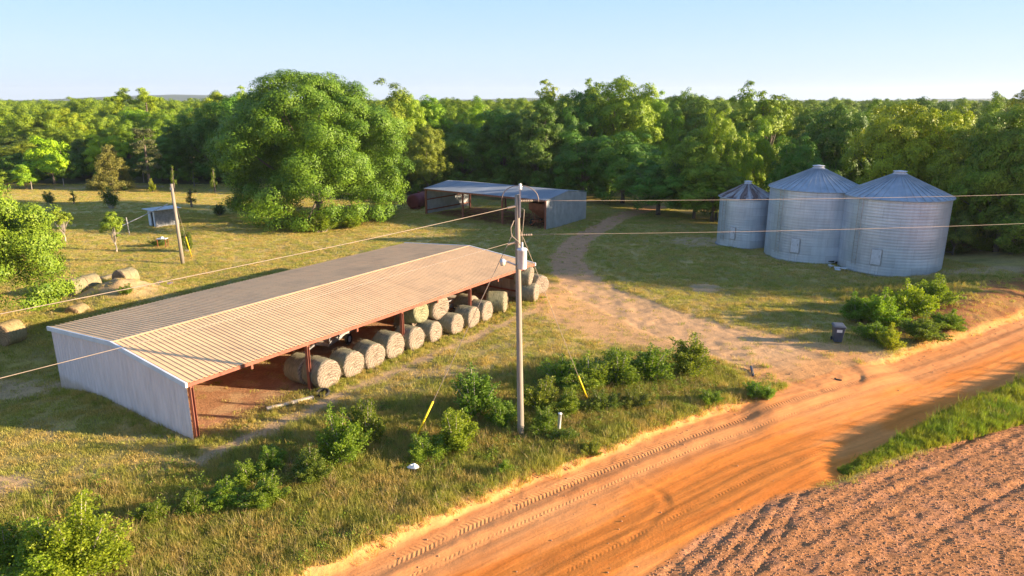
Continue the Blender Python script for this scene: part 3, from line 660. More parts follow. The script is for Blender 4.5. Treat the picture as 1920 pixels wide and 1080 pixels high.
def bale(x, y, z, rz, label, group, i=0, tilt=0, roll=0, s=1, col=(1, 1, 1)):
    o = link('hay_bale', BM[i % 5]); o.rotation_euler = (roll, tilt, rz); o.location = (x, y, z); o.scale = (s, s, s); o.color = col+(1,)
    tag(o, label, 'hay bale', group); return o
AX = R(55.1-90)                    # bale axis runs front to back of the shed
GB = 'round bales along the shed front'
def sb(u, wo, label, i, rz=0, z=0, tilt=0, s=1, col=(1, 1, 1)):
    p = sh(u, -wo); return bale(p.x, p.y, gz(p.x, p.y)+z-.03, AX+rz, label, GB, i, tilt, random.uniform(-.4, .4), s, col)
sb(7.05, -.05, 'front bale nearest the open left bay, just right of the second red post', 0, s=1.06)
sb(7.0, -1.35, 'bale tucked behind the nearest front bale, left of the second red post', 1, s=1.03)
sb(8.85, -.1, 'second bale from the left along the front row, single layer', 2, .03)
sb(10.5, -.1, 'third bale from the left along the front row', 3, -.05)
sb(12.05, -.25, 'fourth bale from the left, just before the third red post', 4, .02, s=1.03)
sb(13.75, -.15, 'bottom bale directly right of the third red post', 0, .08)
sb(14.95, -.05, 'bottom bale squeezed under the greenish tilted bale', 1, .15, s=.93)
sb(17.05, .05, 'small round bale in front, between the stacked bales and fourth post', 2, .1, s=.93)
sb(19.0, -.05, 'bale with dark hollow core just left of the fourth red post', 3, .12, s=.98)
sb(20.35, -.05, 'bale directly right of the fourth red post', 4, .1, s=.95)
sb(22.6, -.35, 'bale turned sideways on its own between fourth post and far corner', 0, .45, s=1.05, col=(1.05, 1.08, .95))
sb(25.5, .3, 'bottom bale at the far corner, left of the utility pole', 1, .3, s=.95)
sb(26.9, .1, 'bale at the far corner just right of the utility pole', 2, -.25, .35, s=.95)
sb(14.7, -.75, 'greenish tilted bale lying on top right of the third post', 3, .12, 1.15, -.22, s=1.0, col=(.88, 1.08, .86))
sb(16.5, -.8, 'upper bale behind the greenish tilted one, highest in the row', 4, -.05, 1.12, .1, s=1.02)
sb(25.7, -.3, 'upper bale stacked at the far corner by the end wall', 3, .35, 1.15, .1, s=.97)
sb(15.3, -2.1, 'bale at back of the stack under the roof, half hidden by the upper bales', 2, 0, s=1.0)
sb(20.6, -1.6, 'bale deeper under the roof behind the fourth red post', 1, 0, s=1.0)

GL = 'old bales beside the left tree'
def fb(px, py, label, i, rz, s=1.1, z=0, col=(1.05, .98, .86)):
    x, y = at(px, py); return bale(x, y, gz(x, y)+z-.05, rz, label, GL, i, 0, random.uniform(0, 3), s, col)
fb(228, 531, 'grey-brown old bale at the right end of the field pile', 0, R(70), 1.08)
fb(196, 537, 'old bale in front, second from right in the field pile', 1, R(62), .92)
fb(192, 520, 'old bale at the back of the field pile behind the front one', 2, R(75), .98)
fb(166, 545, 'old bale with a torn wrap at the front of the field pile', 3, R(65), .92)
fb(163, 528, 'old bale at the left back of the field pile', 4, R(80), .9)
fb(140, 553, 'old bale half under the tree, leftmost of the field pile', 0, R(70), .92)
fb(132, 583, 'lone upright-faced bale in sun at the edge of the left tree', 1, R(80), .9, col=(1.2, 1, .75))
fb(14, 640, 'sunlit brown bale beneath the big left tree', 2, R(75), 1.0, col=(1.2, 1, .75))

# ------------------------------------------------------------------ stuff inside the long shed
def trailer(u, y, label, rot):
    p = sh(u, y); g = empty('farm_trailer', (p.x, p.y, gz(p.x, p.y)), R(55.1)+rot); tag(g, label, 'trailer')
    mb = MB(); mb.box((-1.8, -.95, .62), (1.8, .95, .70)); mb.build('deck', M['plank'], g)
    mb = MB()
    for y_ in (-.9, .85): mb.box((-1.85, y_, .50), (1.85, y_+.06, .615))
    for x_ in (-1.8, 0, 1.75): mb.box((x_, -.84, .50), (x_+.06, .85, .612))
    mb.build('frame', M['steel'], g)
    mb = MB()
    for y_ in (-.98, .93):
        mb.box((-1.8, y_, .705), (1.8, y_+.05, .80)); mb.box((-1.8, y_, 1.0), (1.8, y_+.05, 1.08))
        for x_ in (-1.75, -.6, .6, 1.7): mb.box((x_, y_+.052, .71), (x_+.06, y_+.10, 1.1))
    mb.build('side_rail', M['steel'], g)
    mb = MB(); mb.beam((-1.85, 0, .55), (-3.0, 0, .45), .09); mb.build('drawbar', M['steel'], g)
    for y_ in (-1.1, 1.1):
        w = bpy.data.objects.new('wheel', None); COL.objects.link(w); w.parent = g; wheel(None, M['paint_grey'], (.1, y_, .33), (0, 1, 0), .33, .2, w)
trailer(11.5, 4.6, 'low trailer with grey wheels standing in the dark of the long shed', R(20))
trailer(20.2, 3.2, 'steel-sided trailer under the roof behind the stacked bales', R(0))

# ------------------------------------------------------------------ utility poles and wires
PB = Vector((.38, 26.8, 0)); PT = Vector((.20, 26.9, 10.45))
def wire(a, b, sag, r, name, label, n=40, root=None):
    a = Vector(a); b = Vector(b); pts = []
    for i in range(n+1):
        s = i/n; p = a.lerp(b, s); p.z -= 4*sag*s*(1-s); pts.append(p)
    mb = MB(); mb.tube(pts, r, 6); o = mb.build(name, M['wire'], root, True)
    if label: tag(o, label, 'wire' if 'guy' not in name else 'guy wire')
    return o
pole = empty('utility_pole', (PB.x, PB.y, gz(PB.x, PB.y))); tag(pole, 'tall weathered wooden utility pole with transformer and lamp in front of the hay shed', 'utility pole')
loc = lambda p: Vector(p)-pole.location
mb = MB(); mb.tube([loc(PB.lerp(PT, s)+Vector((0, 0, -.3 if s == 0 else 0))) for s in np.linspace(0, 1, 14)], [.145-.05*s for s in np.linspace(0, 1, 14)], 16); mb.build('shaft', M['pole_wood'], pole, True)
def onp(z): return PB.lerp(PT, z/10.45)
q = loc(onp(7.95))+Vector((.16, -.28, 0)); mb = MB()
mb.lathe([(.001, -.43), (.17, -.43), (.19, -.40), (.19, .32), (.21, .33), (.21, .37), (.16, .42), (.001, .44)], 24, Matrix.Translation(q), False)
tr_ = mb.build('transformer', M['paint_grey'], pole, True)
mb = MB()
mb.lathe([(.03, .42), (.055, .46), (.03, .5), (.055, .54), (.03, .58), (.05, .62), (.02, .66), (.001, .66)], 12, Matrix.Translation(q), False); mb.build('bushing', M['paint_grey'], tr_)
mb = MB(); mb.beam(q+Vector((-.02, .1, .2)), q+Vector((-.1, .3, .2)), .1); mb.beam(q+Vector((-.02, .1, -.2)), q+Vector((-.1, .3, -.2)), .1); mb.box((q.x-.14, q.y+.28, q.z-.3), (q.x+0, q.y+.33, q.z+.3)); mb.build('bracket', M['steel'], pole)
# street lamp
p0 = loc(onp(7.6)); mb = MB(); mb.tube([p0+Vector((0, -.1, 0)), p0+Vector((-.2, -.2, .10)), p0+Vector((-.42, -.32, .22)), p0+Vector((-.58, -.4, .30))], .035, 8); lam = mb.build('lamp_arm', M['paint_grey'], pole, True)
mb = MB(); mb.lathe([(.001, .14), (.08, .14), (.12, .08), (.15, .0), (.15, -.03), (.001, -.03)], 20, Matrix.Translation(p0+Vector((-.62, -.42, .26))) @ Matrix.Scale(.72, 4), False); mb.build('lamp_head', M['paint_grey'], lam, True)
mb = MB(); mb.lathe([(.15, -.03), (.16, -.12), (.12, -.22), (.001, -.25)], 20, Matrix.Translation(p0+Vector((-.62, -.42, .26))) @ Matrix.Scale(.72, 4), False); mb.build('lamp_glass', M['glass'], lam, True)
# top fittings
tp = loc(PT)
mb = MB(); mb.beam(tp+Vector((.12, -.08, -.9)), tp+Vector((.12, -.08, .25)), .06); mb.build('riser', M['steel'], pole)
mb = MB(); mb.lathe([(.02, .2), (.09, .24), (.04, .28), (.1, .33), (.05, .37), (.07, .42), (.001, .46)], 14, Matrix.Translation(tp+Vector((.12, -.08, 0))), False); mb.build('insulator', M['white'], pole, True)
for ddx, z in (((.9, .18, 0), -.25), ((-.62, -.78, 0), -.45), ((.9, .18, 0), -1.62), ((-.62, -.78, 0), -1.9)):
    d = Vector(ddx).normalized(); mb = MB(); b0 = tp+Vector((.0, 0, z))
    mb.tube([b0+d*.12+d*s*.5 for s in np.linspace(0, 1, 15)], [.055 if i % 2 else .022 for i in range(15)], 8); mb.build('strain_insulator', M['wire'], pole)
mb = MB(); mb.tube([tp+Vector((.12-.72*math.cos(a), -.08+.15*math.cos(a), -.25+.62*math.sin(a)**.8 if math.sin(a) > 0 else -.25)) for a in np.linspace(0, math.pi, 22)], .016, 6); mb.build('jumper_wire', M['wire'], pole, True)
mb = MB(); mb.tube([tp+Vector((-.12, -.12, -1.0)), tp+Vector((-.25, -.2, -1.3)), tp+Vector((-.22, -.2, -1.6)), tp+Vector((.05, -.18, -1.85)), tp+Vector((.15, -.25, -2.0))], .018, 6); mb.build('lead_wire', M['wire'], pole, True)
mb = MB(); mb.tube([tp+Vector((.15, -.15, -.5)), tp+Vector((.28, -.3, -.55)), tp+Vector((.26, -.3, -.9)), tp+Vector((.2, -.3, -1.6)), tp+Vector((.2, -.3, -1.9))], .014, 6); mb.build('lead_wire', M['wire'], pole, True)
wire(onp(10.2)+Vector((.5, .1, 0)), (62, 39.5, 10.6), .55, .009, 'power_line', 'upper overhead wire running right from the pole across the silos')
wire(onp(8.85)+Vector((.5, .1, 0)), (62, 39.5, 9.3), .6, .009, 'power_line', 'lower overhead wire running right from the pole across the silos')
wire(onp(10.0)+Vector((-.4, -.5, 0)), (-24, -3.0, 10.2), .35, .009, 'power_line', 'upper overhead wire running left from the pole over the field')
wire(onp(8.6)+Vector((-.4, -.5, 0)), (-24, -3.0, 8.9), .35, .008, 'power_line', 'lower overhead wire running left from the pole over the shed roof')
def guy(top, anchor, frac, label):
    a = Vector((anchor[0], anchor[1], gz(*anchor)-.05)); g = empty('guy_wire', a); tag(g, label, 'guy wire', 'guy wires of the poles')
    mb = MB(); mb.tube([(0, 0, 0), Vector(top)-a], .013, 6); mb.build('cable', M['wire'], g)
    d = (Vector(top)-a); mb = MB(); mb.tube([d*.015, d*(.015+frac)], .045, 8); mb.build('guard', M['yellow'], g, True)
guy(onp(9.3), at(765, 850), .22, 'guy wire with yellow guard left of the tall utility pole')
guy(onp(9.3), at(1103, 750), .15, 'guy wire with yellow guard among shrubs right of the tall utility pole')
x, y = at(343, 495); p2 = empty('utility_pole', (x, y, gz(x, y))); tag(p2, 'short bare wooden pole standing alone in the left field', 'utility pole')
mb = MB(); mb.tube([(0, 0, -.2), (-.05, 0, 3.5), (-.1, 0, 7.1)], [.17, .145, .12], 14); mb.build('shaft', M['pole_wood'], p2, True)
mb = MB(); mb.box((-.2, -.18, 6.6), (0, .02, 6.8)); mb.build('bracket', M['steel'], p2)
guy((x-.08, y, 6.2), at(360, 483), .33, 'guy wire with yellow guard beside the short field pole')

# ------------------------------------------------------------------ wheeled bin and small things
x, y = at(1569, 641); b = empty('wheeled_bin', (x, y, gz(x, y)), R(-12)); tag(b, 'dark grey wheeled rubbish bin standing on the gravel beside green bushes', 'rubbish bin')
mb = MB(); bot = [(-.22,-.24),(.22,-.24),(.22,.24),(-.22,.24)]; top = [(-.31,-.36),(.31,-.36),(.31,.36),(-.31,.36)]
mb.add([(p[0], p[1], .06) for p in bot]+[(p[0], p[1], 1.0) for p in top], [(3,2,1,0),(0,1,5,4),(1,2,6,5),(2,3,7,6),(3,0,4,7),(4,5,6,7)]); mb.box((-.34, -.39, .97), (.34, .39, 1.03)); mb.build('body', M['dark_plastic'], b, bevel=.03)
mb = MB(); mb.add([(-.35,-.40,1.035),(.35,-.40,1.035),(.35,.40,1.035),(-.35,.40,1.035),(-.28,-.3,1.11),(.28,-.3,1.11),(.28,.34,1.13),(-.28,.34,1.13)], [(3,2,1,0),(0,1,5,4),(1,2,6,5),(2,3,7,6),(3,0,4,7),(4,5,6,7)]); mb.build('lid', M['lid'], b, bevel=.015)
mb = MB(); mb.add([(-.16,-.347,.70),(.14,-.347,.70),(.14,-.368,.88),(-.16,-.368,.88)], [(0,1,2,3)]); mb.build('sticker', M['white'], b)
mb = MB(); mb.tube([(-.25,.43,1.0),(.25,.43,1.0)], .02, 8); mb.build('handle', M['lid'], b)
for s in (-1, 1):
    w = bpy.data.objects.new('wheel', None); COL.objects.link(w); w.parent = b; wheel(None, M['lid'], (s*.27, .26, .13), (1, 0, 0), .13, .06, w)

x, y = at(1047, 812); o = MB(); o.lathe([(.075, -.2), (.075, .92), (.085, .92), (.085, .96), (.001, .97)], 18, None, False); o = o.build('marker_post', M['white'], None, True); o.location = (x, y, gz(x, y)); o.rotation_euler = (.02, .06, 0)
tag(o, 'short white plastic pipe marker standing in weeds right of the pole', 'marker post')
x, y = at(776, 886); mb = MB(); rr = random.Random(3)
vs = [(.28*math.cos(a)*(1+.3*rr.random()), .16*math.sin(a)*(1+.3*rr.random()), .02) for a in np.linspace(0, 6.28, 11)[:-1]]; vs2 = [(v_[0]*.6, v_[1]*.6, .10+.08*rr.random()) for v_ in vs]
mb.add(vs+vs2+[(0, 0, .16)], [(i, (i+1) % 10, 10+(i+1) % 10, 10+i) for i in range(10)]+[(10+i, 10+(i+1) % 10, 20) for i in range(10)])
o = mb.build('plastic_bag', M['white'], None); o.scale = (.75, .8, .9); o.location = (x, y, gz(x, y)+.22); tag(o, 'crumpled white plastic litter lying in the roadside weeds', 'litter')
a = Vector((*at(1408, 690), .08)); c_ = Vector((*at(1412, 706), .08)); mb = MB(); mb.tube([(0, 0, 0), c_-a], .07, 10); o = mb.build('drain_pipe', M['dark_plastic'], None, True); o.location = a; o.location.z = gz(a.x, a.y)+.12; tag(o, 'short black plastic pipe lying at the gravel edge', 'pipe')
x, y = at(1571, 720, -.28); mb = MB(); Mx = Matrix.Rotation(-.5, 4, 'Z'); mb.box((-.16, -.05, 0), (.16, .05, .05), Mx); mb.box((-.2, -.02, .02), (-.12, .08, .08), Mx); o = mb.build('tyre_scrap', M['rubber'], None, bevel=.01); o.location = (x, y, gz(x, y)); tag(o, 'small black rubber scrap lying on the orange road', 'litter')
a = Vector((*at(500, 769), 0)); c_ = Vector((*at(588, 747), 0)); mb = MB(); d = c_-a; Mx = d.to_track_quat('X', 'Z').to_matrix().to_4x4(); mb.box((0, -.09, 0), (d.length, .09, .12), Mx); o = mb.build('timber_beam', M['plank'], None, bevel=.012); o.location = (a.x, a.y, gz(a.x, a.y)+.03); tag(o, 'pale timber beam lying before the open left bay of the hay shed', 'timber')
x, y = at(606, 741); mb = MB(); mb.lathe([(.24, 0), (.33, .02), (.35, .1), (.33, .17), (.24, .19), (.22, .1), (.24, 0)], 24, Matrix.Rotation(.25, 4, 'X'), False); o = mb.build('old_tyre', M['rubber'], None, True); o.location = (x, y, gz(x, y)); tag(o, 'old black tyre lying in front of the nearest round bale', 'tyre')

# small white shed in the left field
x, y = at(292, 425); s0 = empty('pump_house', (x, y, gz(x, y)), R(-25)); tag(s0, 'tiny white and grey block shed with flat metal roof in the left field', 'small shed')
mb = MB()
mb.box((-1.5, 0, -.3), (-.95, .12, 2.0)); mb.box((-.35, 0, -.3), (0, .12, 2.0)); mb.box((-.949, .003, 1.8), (-.351, .117, 2.0)); o = mb.build('wall', M['trim'], s0); o['label'] = 'white front wall with doorway'
mb = MB(); mb.box((0.003, .0, -.3), (.12, 2.6, 1.95)); mb.box((-1.5, 2.48, -.3), (-.003, 2.6, 1.95)); mb.box((-1.5, .125, -.3), (-1.38, 2.475, 1.95)); o = mb.build('wall', M['block'], s0); o['label'] = 'grey block side walls'
mb = MB(); mb.add([(-1.75,-.5,2.06),(.5,-.5,2.0),(.5,2.9,1.99),(-1.75,2.9,2.05),(-1.75,-.5,2.12),(.5,-.5,2.06),(.5,2.9,2.05),(-1.75,2.9,2.11)], [(3,2,1,0),(4,5,6,7),(0,1,5,4),(1,2,6,5),(2,3,7,6),(3,0,4,7)]); mb.build('roof', M['galv'], s0)
s0.rotation_euler.z = R(-38); s0.scale = (1.05, 1.05, .97)
mb = MB(); p = at(243, 440); q_ = Vector((0, 0, 0)); mb.tube([(0, 0, 0), (-.1, 0, 1.9)], .05, 8); mb.tube([(-.7, -.4, .95), (3.0, 3.2, 2.9)], .045, 8); o = mb.build('leaning_rail', M['steel']); o.location = (*p, gz(*p)); tag(o, 'thin grey rail leaning from a stake towards the tiny white shed', 'rail')
# well head / table in field
x, y = at(306, 462); g = empty('work_table', (x, y, gz(x, y))); tag(g, 'small metal stand with pale top in weeds by the field pole', 'stand')
mb = MB(); mb.box((-.45, -.3, .80), (.45, .3, .86)); mb.lathe([(.16, .861), (.14, 1.0), (.05, 1.04), (.001, 1.04)], 12, None, False); mb.build('top', M['paint_grey'], g)
for a, c_ in ((-.4, -.25), (.4, -.25), (.4, .25), (-.4, .25)):
    mb = MB(); mb.box((a-.03, c_-.03, -.1), (a+.03, c_+.03, .797)); mb.build('leg', M['rust'], g)

# field fence: old wooden posts and a white rail
k = 0
for px, py, h, lb in [(175, 354, 1.5, 'short brown fence post left of the cedar foot'), (270, 343, 1.7, 'pale fence post right of the bushy cedar'), (358, 337, 1.5, 'white-topped fence post beside the slim saplings'), (60, 356, 1.4, 'fence post at the left edge of the pasture'), (120, 351, 1.4, 'fence post in front of the round bright tree'), (225, 346, 1.4, 'fence post right under the bushy cedar'), (315, 338, 1.4, 'fence post behind the first slim sapling')]:
    x, y = at(px, py); mb = MB(); mb.tube([(0, 0, -.1), (.05, 0, h)], .065, 8); o = mb.build('fence_post', M['pole_wood']); o.location = (x, y, gz(x, y)); tag(o, lb, 'fence post', 'old pasture fence posts')
x0, y0 = at(408, 336); g = empty('rail_fence', (x0, y0, gz(x0, y0))); tag(g, 'white rail fence at the left side of the big round tree', 'fence')
x1, y1 = at(470, 333)
for s in (0, .5, 1):
    mb = MB(); mb.box((s*(x1-x0)-.07, s*(y1-y0)-.07, -.1), (s*(x1-x0)+.07, s*(y1-y0)+.07, 1.5)); mb.build('post', M['white'], g)
for z in (.75, 1.35):
    mb = MB(); mb.beam((0, -.1, z), (x1-x0, y1-y0-.1, z), .09); mb.build('rail', M['white'], g)

# ------------------------------------------------------------------ foliage
def leaves(P, N, size, tint, rg, aspect=.55, mat=None, name='crown'):
    n = len(P); N = N/np.linalg.norm(N, axis=1, keepdims=True); T = rg.normal(size=(n, 3)); T -= N*np.sum(T*N, 1, keepdims=True); T /= np.linalg.norm(T, axis=1, keepdims=True)
    Bv = np.cross(N, T); s = (size*(.6+.8*rg.random(n)))[:, None]
    a = P-T*s*.5; b = P+Bv*s*aspect*.5-N*s*.06; c = P+T*s*.5-N*s*.1; d = P-Bv*s*aspect*.5-N*s*.06
    V = np.stack([a, b, c, d], 1).reshape(-1, 3); F = np.arange(4*n).reshape(-1, 4)
    return np_mesh(name, V, F, mat or M['leaf'], 4, {'tint': ('FLOAT', 'FACE', tint)})
def unit(rg, n):
    v = rg.normal(size=(n, 3)); return v/np.linalg.norm(v, axis=1, keepdims=True)
def crown_proto(seed, rx, rz, zc, npuff, pr, nleaf, leaf, droop=.0, flat=.7, lobe=1, low=-.75, q0=.62):
    rg = np.random.default_rng(seed); P = []; N = []; Tn = []; cs = []
    k = 0
    while len(cs) < npuff:
        d = unit(rg, 1)[0]
        if d[2] < low: continue
        lob = 1+lobe*.22*math.sin(3*math.atan2(d[1], d[0])+seed)+lobe*.12*math.sin(5*math.atan2(d[1], d[0])+2*seed+4*d[2])
        q = rg.uniform(q0, 1.0) if len(cs) % 3 else rg.uniform(.25, .6)
        if d[2] < 0: lob *= (1-min(.96, d[2]**2))**-.32
        c = np.array([d[0]*rx*q*lob, d[1]*rx*q*lob, zc+d[2]*rz*q*(1+lobe*.12*math.sin(seed+3*d[0]))]); cs.append((c, q))
    for c, q in cs:
        r = pr*rg.uniform(.6, 1.25); n = int(nleaf/npuff*(r/pr)**2); n = max(n, 10)
        outd = c-np.array([0, 0, zc-rz*.3]); outd /= np.linalg.norm(outd)+1e-6
        d = unit(rg, n)+outd*.55+np.array([0, 0, .25]); d /= np.linalg.norm(d, axis=1, keepdims=True)
        rr = r*(.80+.26*rg.random(n)**.8)
        K = 9; sc_ = unit(rg, K)+outd*.5; sc_ /= np.linalg.norm(sc_, axis=1, keepdims=True); sc_ *= rg.uniform(.62, 1.05, (K, 1))*r
        w_ = rg.integers(0, K, n); p = c+(sc_[w_]*.72+d*(r*.46*(.72+.4*rg.random(n)))[:, None])*np.array([1, 1, flat]); p[:, 2] -= droop*np.clip(rg.random(n)-.5, 0, 1)
        d = d+sc_[w_]/r*.8
        P.append(p); N.append(d*1.15+unit(rg, n)*.55+np.array([0, 0, .12])); tp_ = rg.uniform(-.16, .16); ts_ = rg.uniform(-.15, .15, K)
        Tn.append(np.clip(.42+tp_+ts_[w_]+rg.normal(size=n)*.15, 0, 1))
    P = np.concatenate(P); N = np.concatenate(N); Tn = np.concatenate(Tn)
    ok = P[:, 2] > .3
    return leaves(P[ok], N[ok], leaf, Tn[ok], rg), cs
def fit(me, cs, h, w):
    v = np.empty(len(me.vertices)*3, dtype=np.float32); me.vertices.foreach_get('co', v); v = v.reshape(-1, 3)
    top = np.percentile(v[:, 2], 99.8); rr = np.percentile(np.hypot(v[:, 0], v[:, 1]), 99); k = np.array([w/2/rr, w/2/rr, h/top], dtype=np.float32)
    me.vertices.foreach_set('co', (v*k).ravel()); me.update(); return [(np.array(c)*k, q) for c, q in cs]
def trunk_proto(cs, zc, r0, rg, mat, nl=14, zsplit=.4):
    mb = MB(); zs = zc*zsplit; mb.tube([(0, 0, -.3), (.05, .03, zs*.5), (0, 0, zs), (.1, -.1, zc)], [r0*1.25, r0*.9, r0*.8, r0*.35], 10)
    for c, q in cs[:nl]:
        c = Vector(c); b = Vector((0, 0, zs*rg.uniform(.7, 1.1))); m = b.lerp(c, .5)+Vector((rg.normal()*.3, rg.normal()*.3, .3)); mb.tube([b, m, c], [r0*.45, r0*.28, r0*.08], 6)
    me = bpy.data.meshes.new('trunk'); me.from_pydata(mb.v, [], mb.f); me.materials.append(mat); me.polygons.foreach_set('use_smooth', [True]*len(mb.f)); me.update(); return me
class Proto: pass
def make(seed, h, w, npuff, pr, nleaf, leaf, base=.12, **kw):
    """h total height, w total width"""
    p = Proto(); bark = kw.pop('bark', 'bark'); r0 = kw.pop('r0', h*.022); rz = h*(1-base)/2; zc = h*base+rz
    p.cr, cs = crown_proto(seed, w/2-pr*.6, rz-pr*.5, zc, npuff, pr, nleaf, leaf, **kw); cs = fit(p.cr, cs, h, w); p.tr = trunk_proto(cs, zc, r0, np.random.default_rng(seed), M[bark]); p.h = h; p.w = w; return p
DEC = [make(11+i, 15, 12+(i % 3), 125+i*8, 1.75, 72000, .24, base=[.0, .03, .0, .06, .02][i], low=-.95, lobe=.6) for i in range(5)]
TALL = [make(31+i, 18, 9, 75, 1.6, 26000, .28, base=.22, low=-.7, flat=.6) for i in range(2)]
LOW = [make(41+i, 7, 6.5, 40, 1.2, 13000, .24, base=.02) for i in range(2)]
HERO = make(3, 17.3, 22.5, 360, 2.2, 420000, .195, base=-.09, r0=.5, flat=.7, droop=.4, low=-.96, lobe=.2, q0=.80)
LEFT = make(8, 8.9, 10.5, 170, 1.25, 150000, .125, base=.03, r0=.32, bark='pale_bark', flat=.6, low=-.9)
SMALL = make(6, 3.9, 2.7, 30, .45, 6500, .12, base=.16, r0=.07, bark='pale_bark', low=-.5)
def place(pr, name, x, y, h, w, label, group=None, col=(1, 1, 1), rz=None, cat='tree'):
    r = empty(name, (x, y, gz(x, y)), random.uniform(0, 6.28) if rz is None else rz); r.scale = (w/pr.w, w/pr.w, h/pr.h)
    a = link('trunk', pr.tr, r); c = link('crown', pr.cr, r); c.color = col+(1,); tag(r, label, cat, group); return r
# the big pecan-like tree
place(HERO, 'broadleaf_tree', -23.4, 82.5, 17.0, 22.6, 'huge round bright green tree alone in the pasture, left of the machine shed', col=(.88, 1.0, .85), rz=1.0)
place(LEFT, 'broadleaf_tree', -33.4, 40.6, 10.0, 12.6, 'big light green tree with pale trunk cut off by the left edge', col=(1.25, 1.18, 1.1), rz=2.0)
x, y = at(218, 470); place(SMALL, 'young_tree', x, y, 4.0, 2.9, 'small bright young tree with pale stem in front of the tiny white shed', col=(1.35, 1.2, .9))
x, y = at(123, 455); place(SMALL, 'young_tree', x, y, 3.6, 2.8, 'small yellow-tinged young tree just right of the big left tree', col=(1.4, 1.15, 1.0))

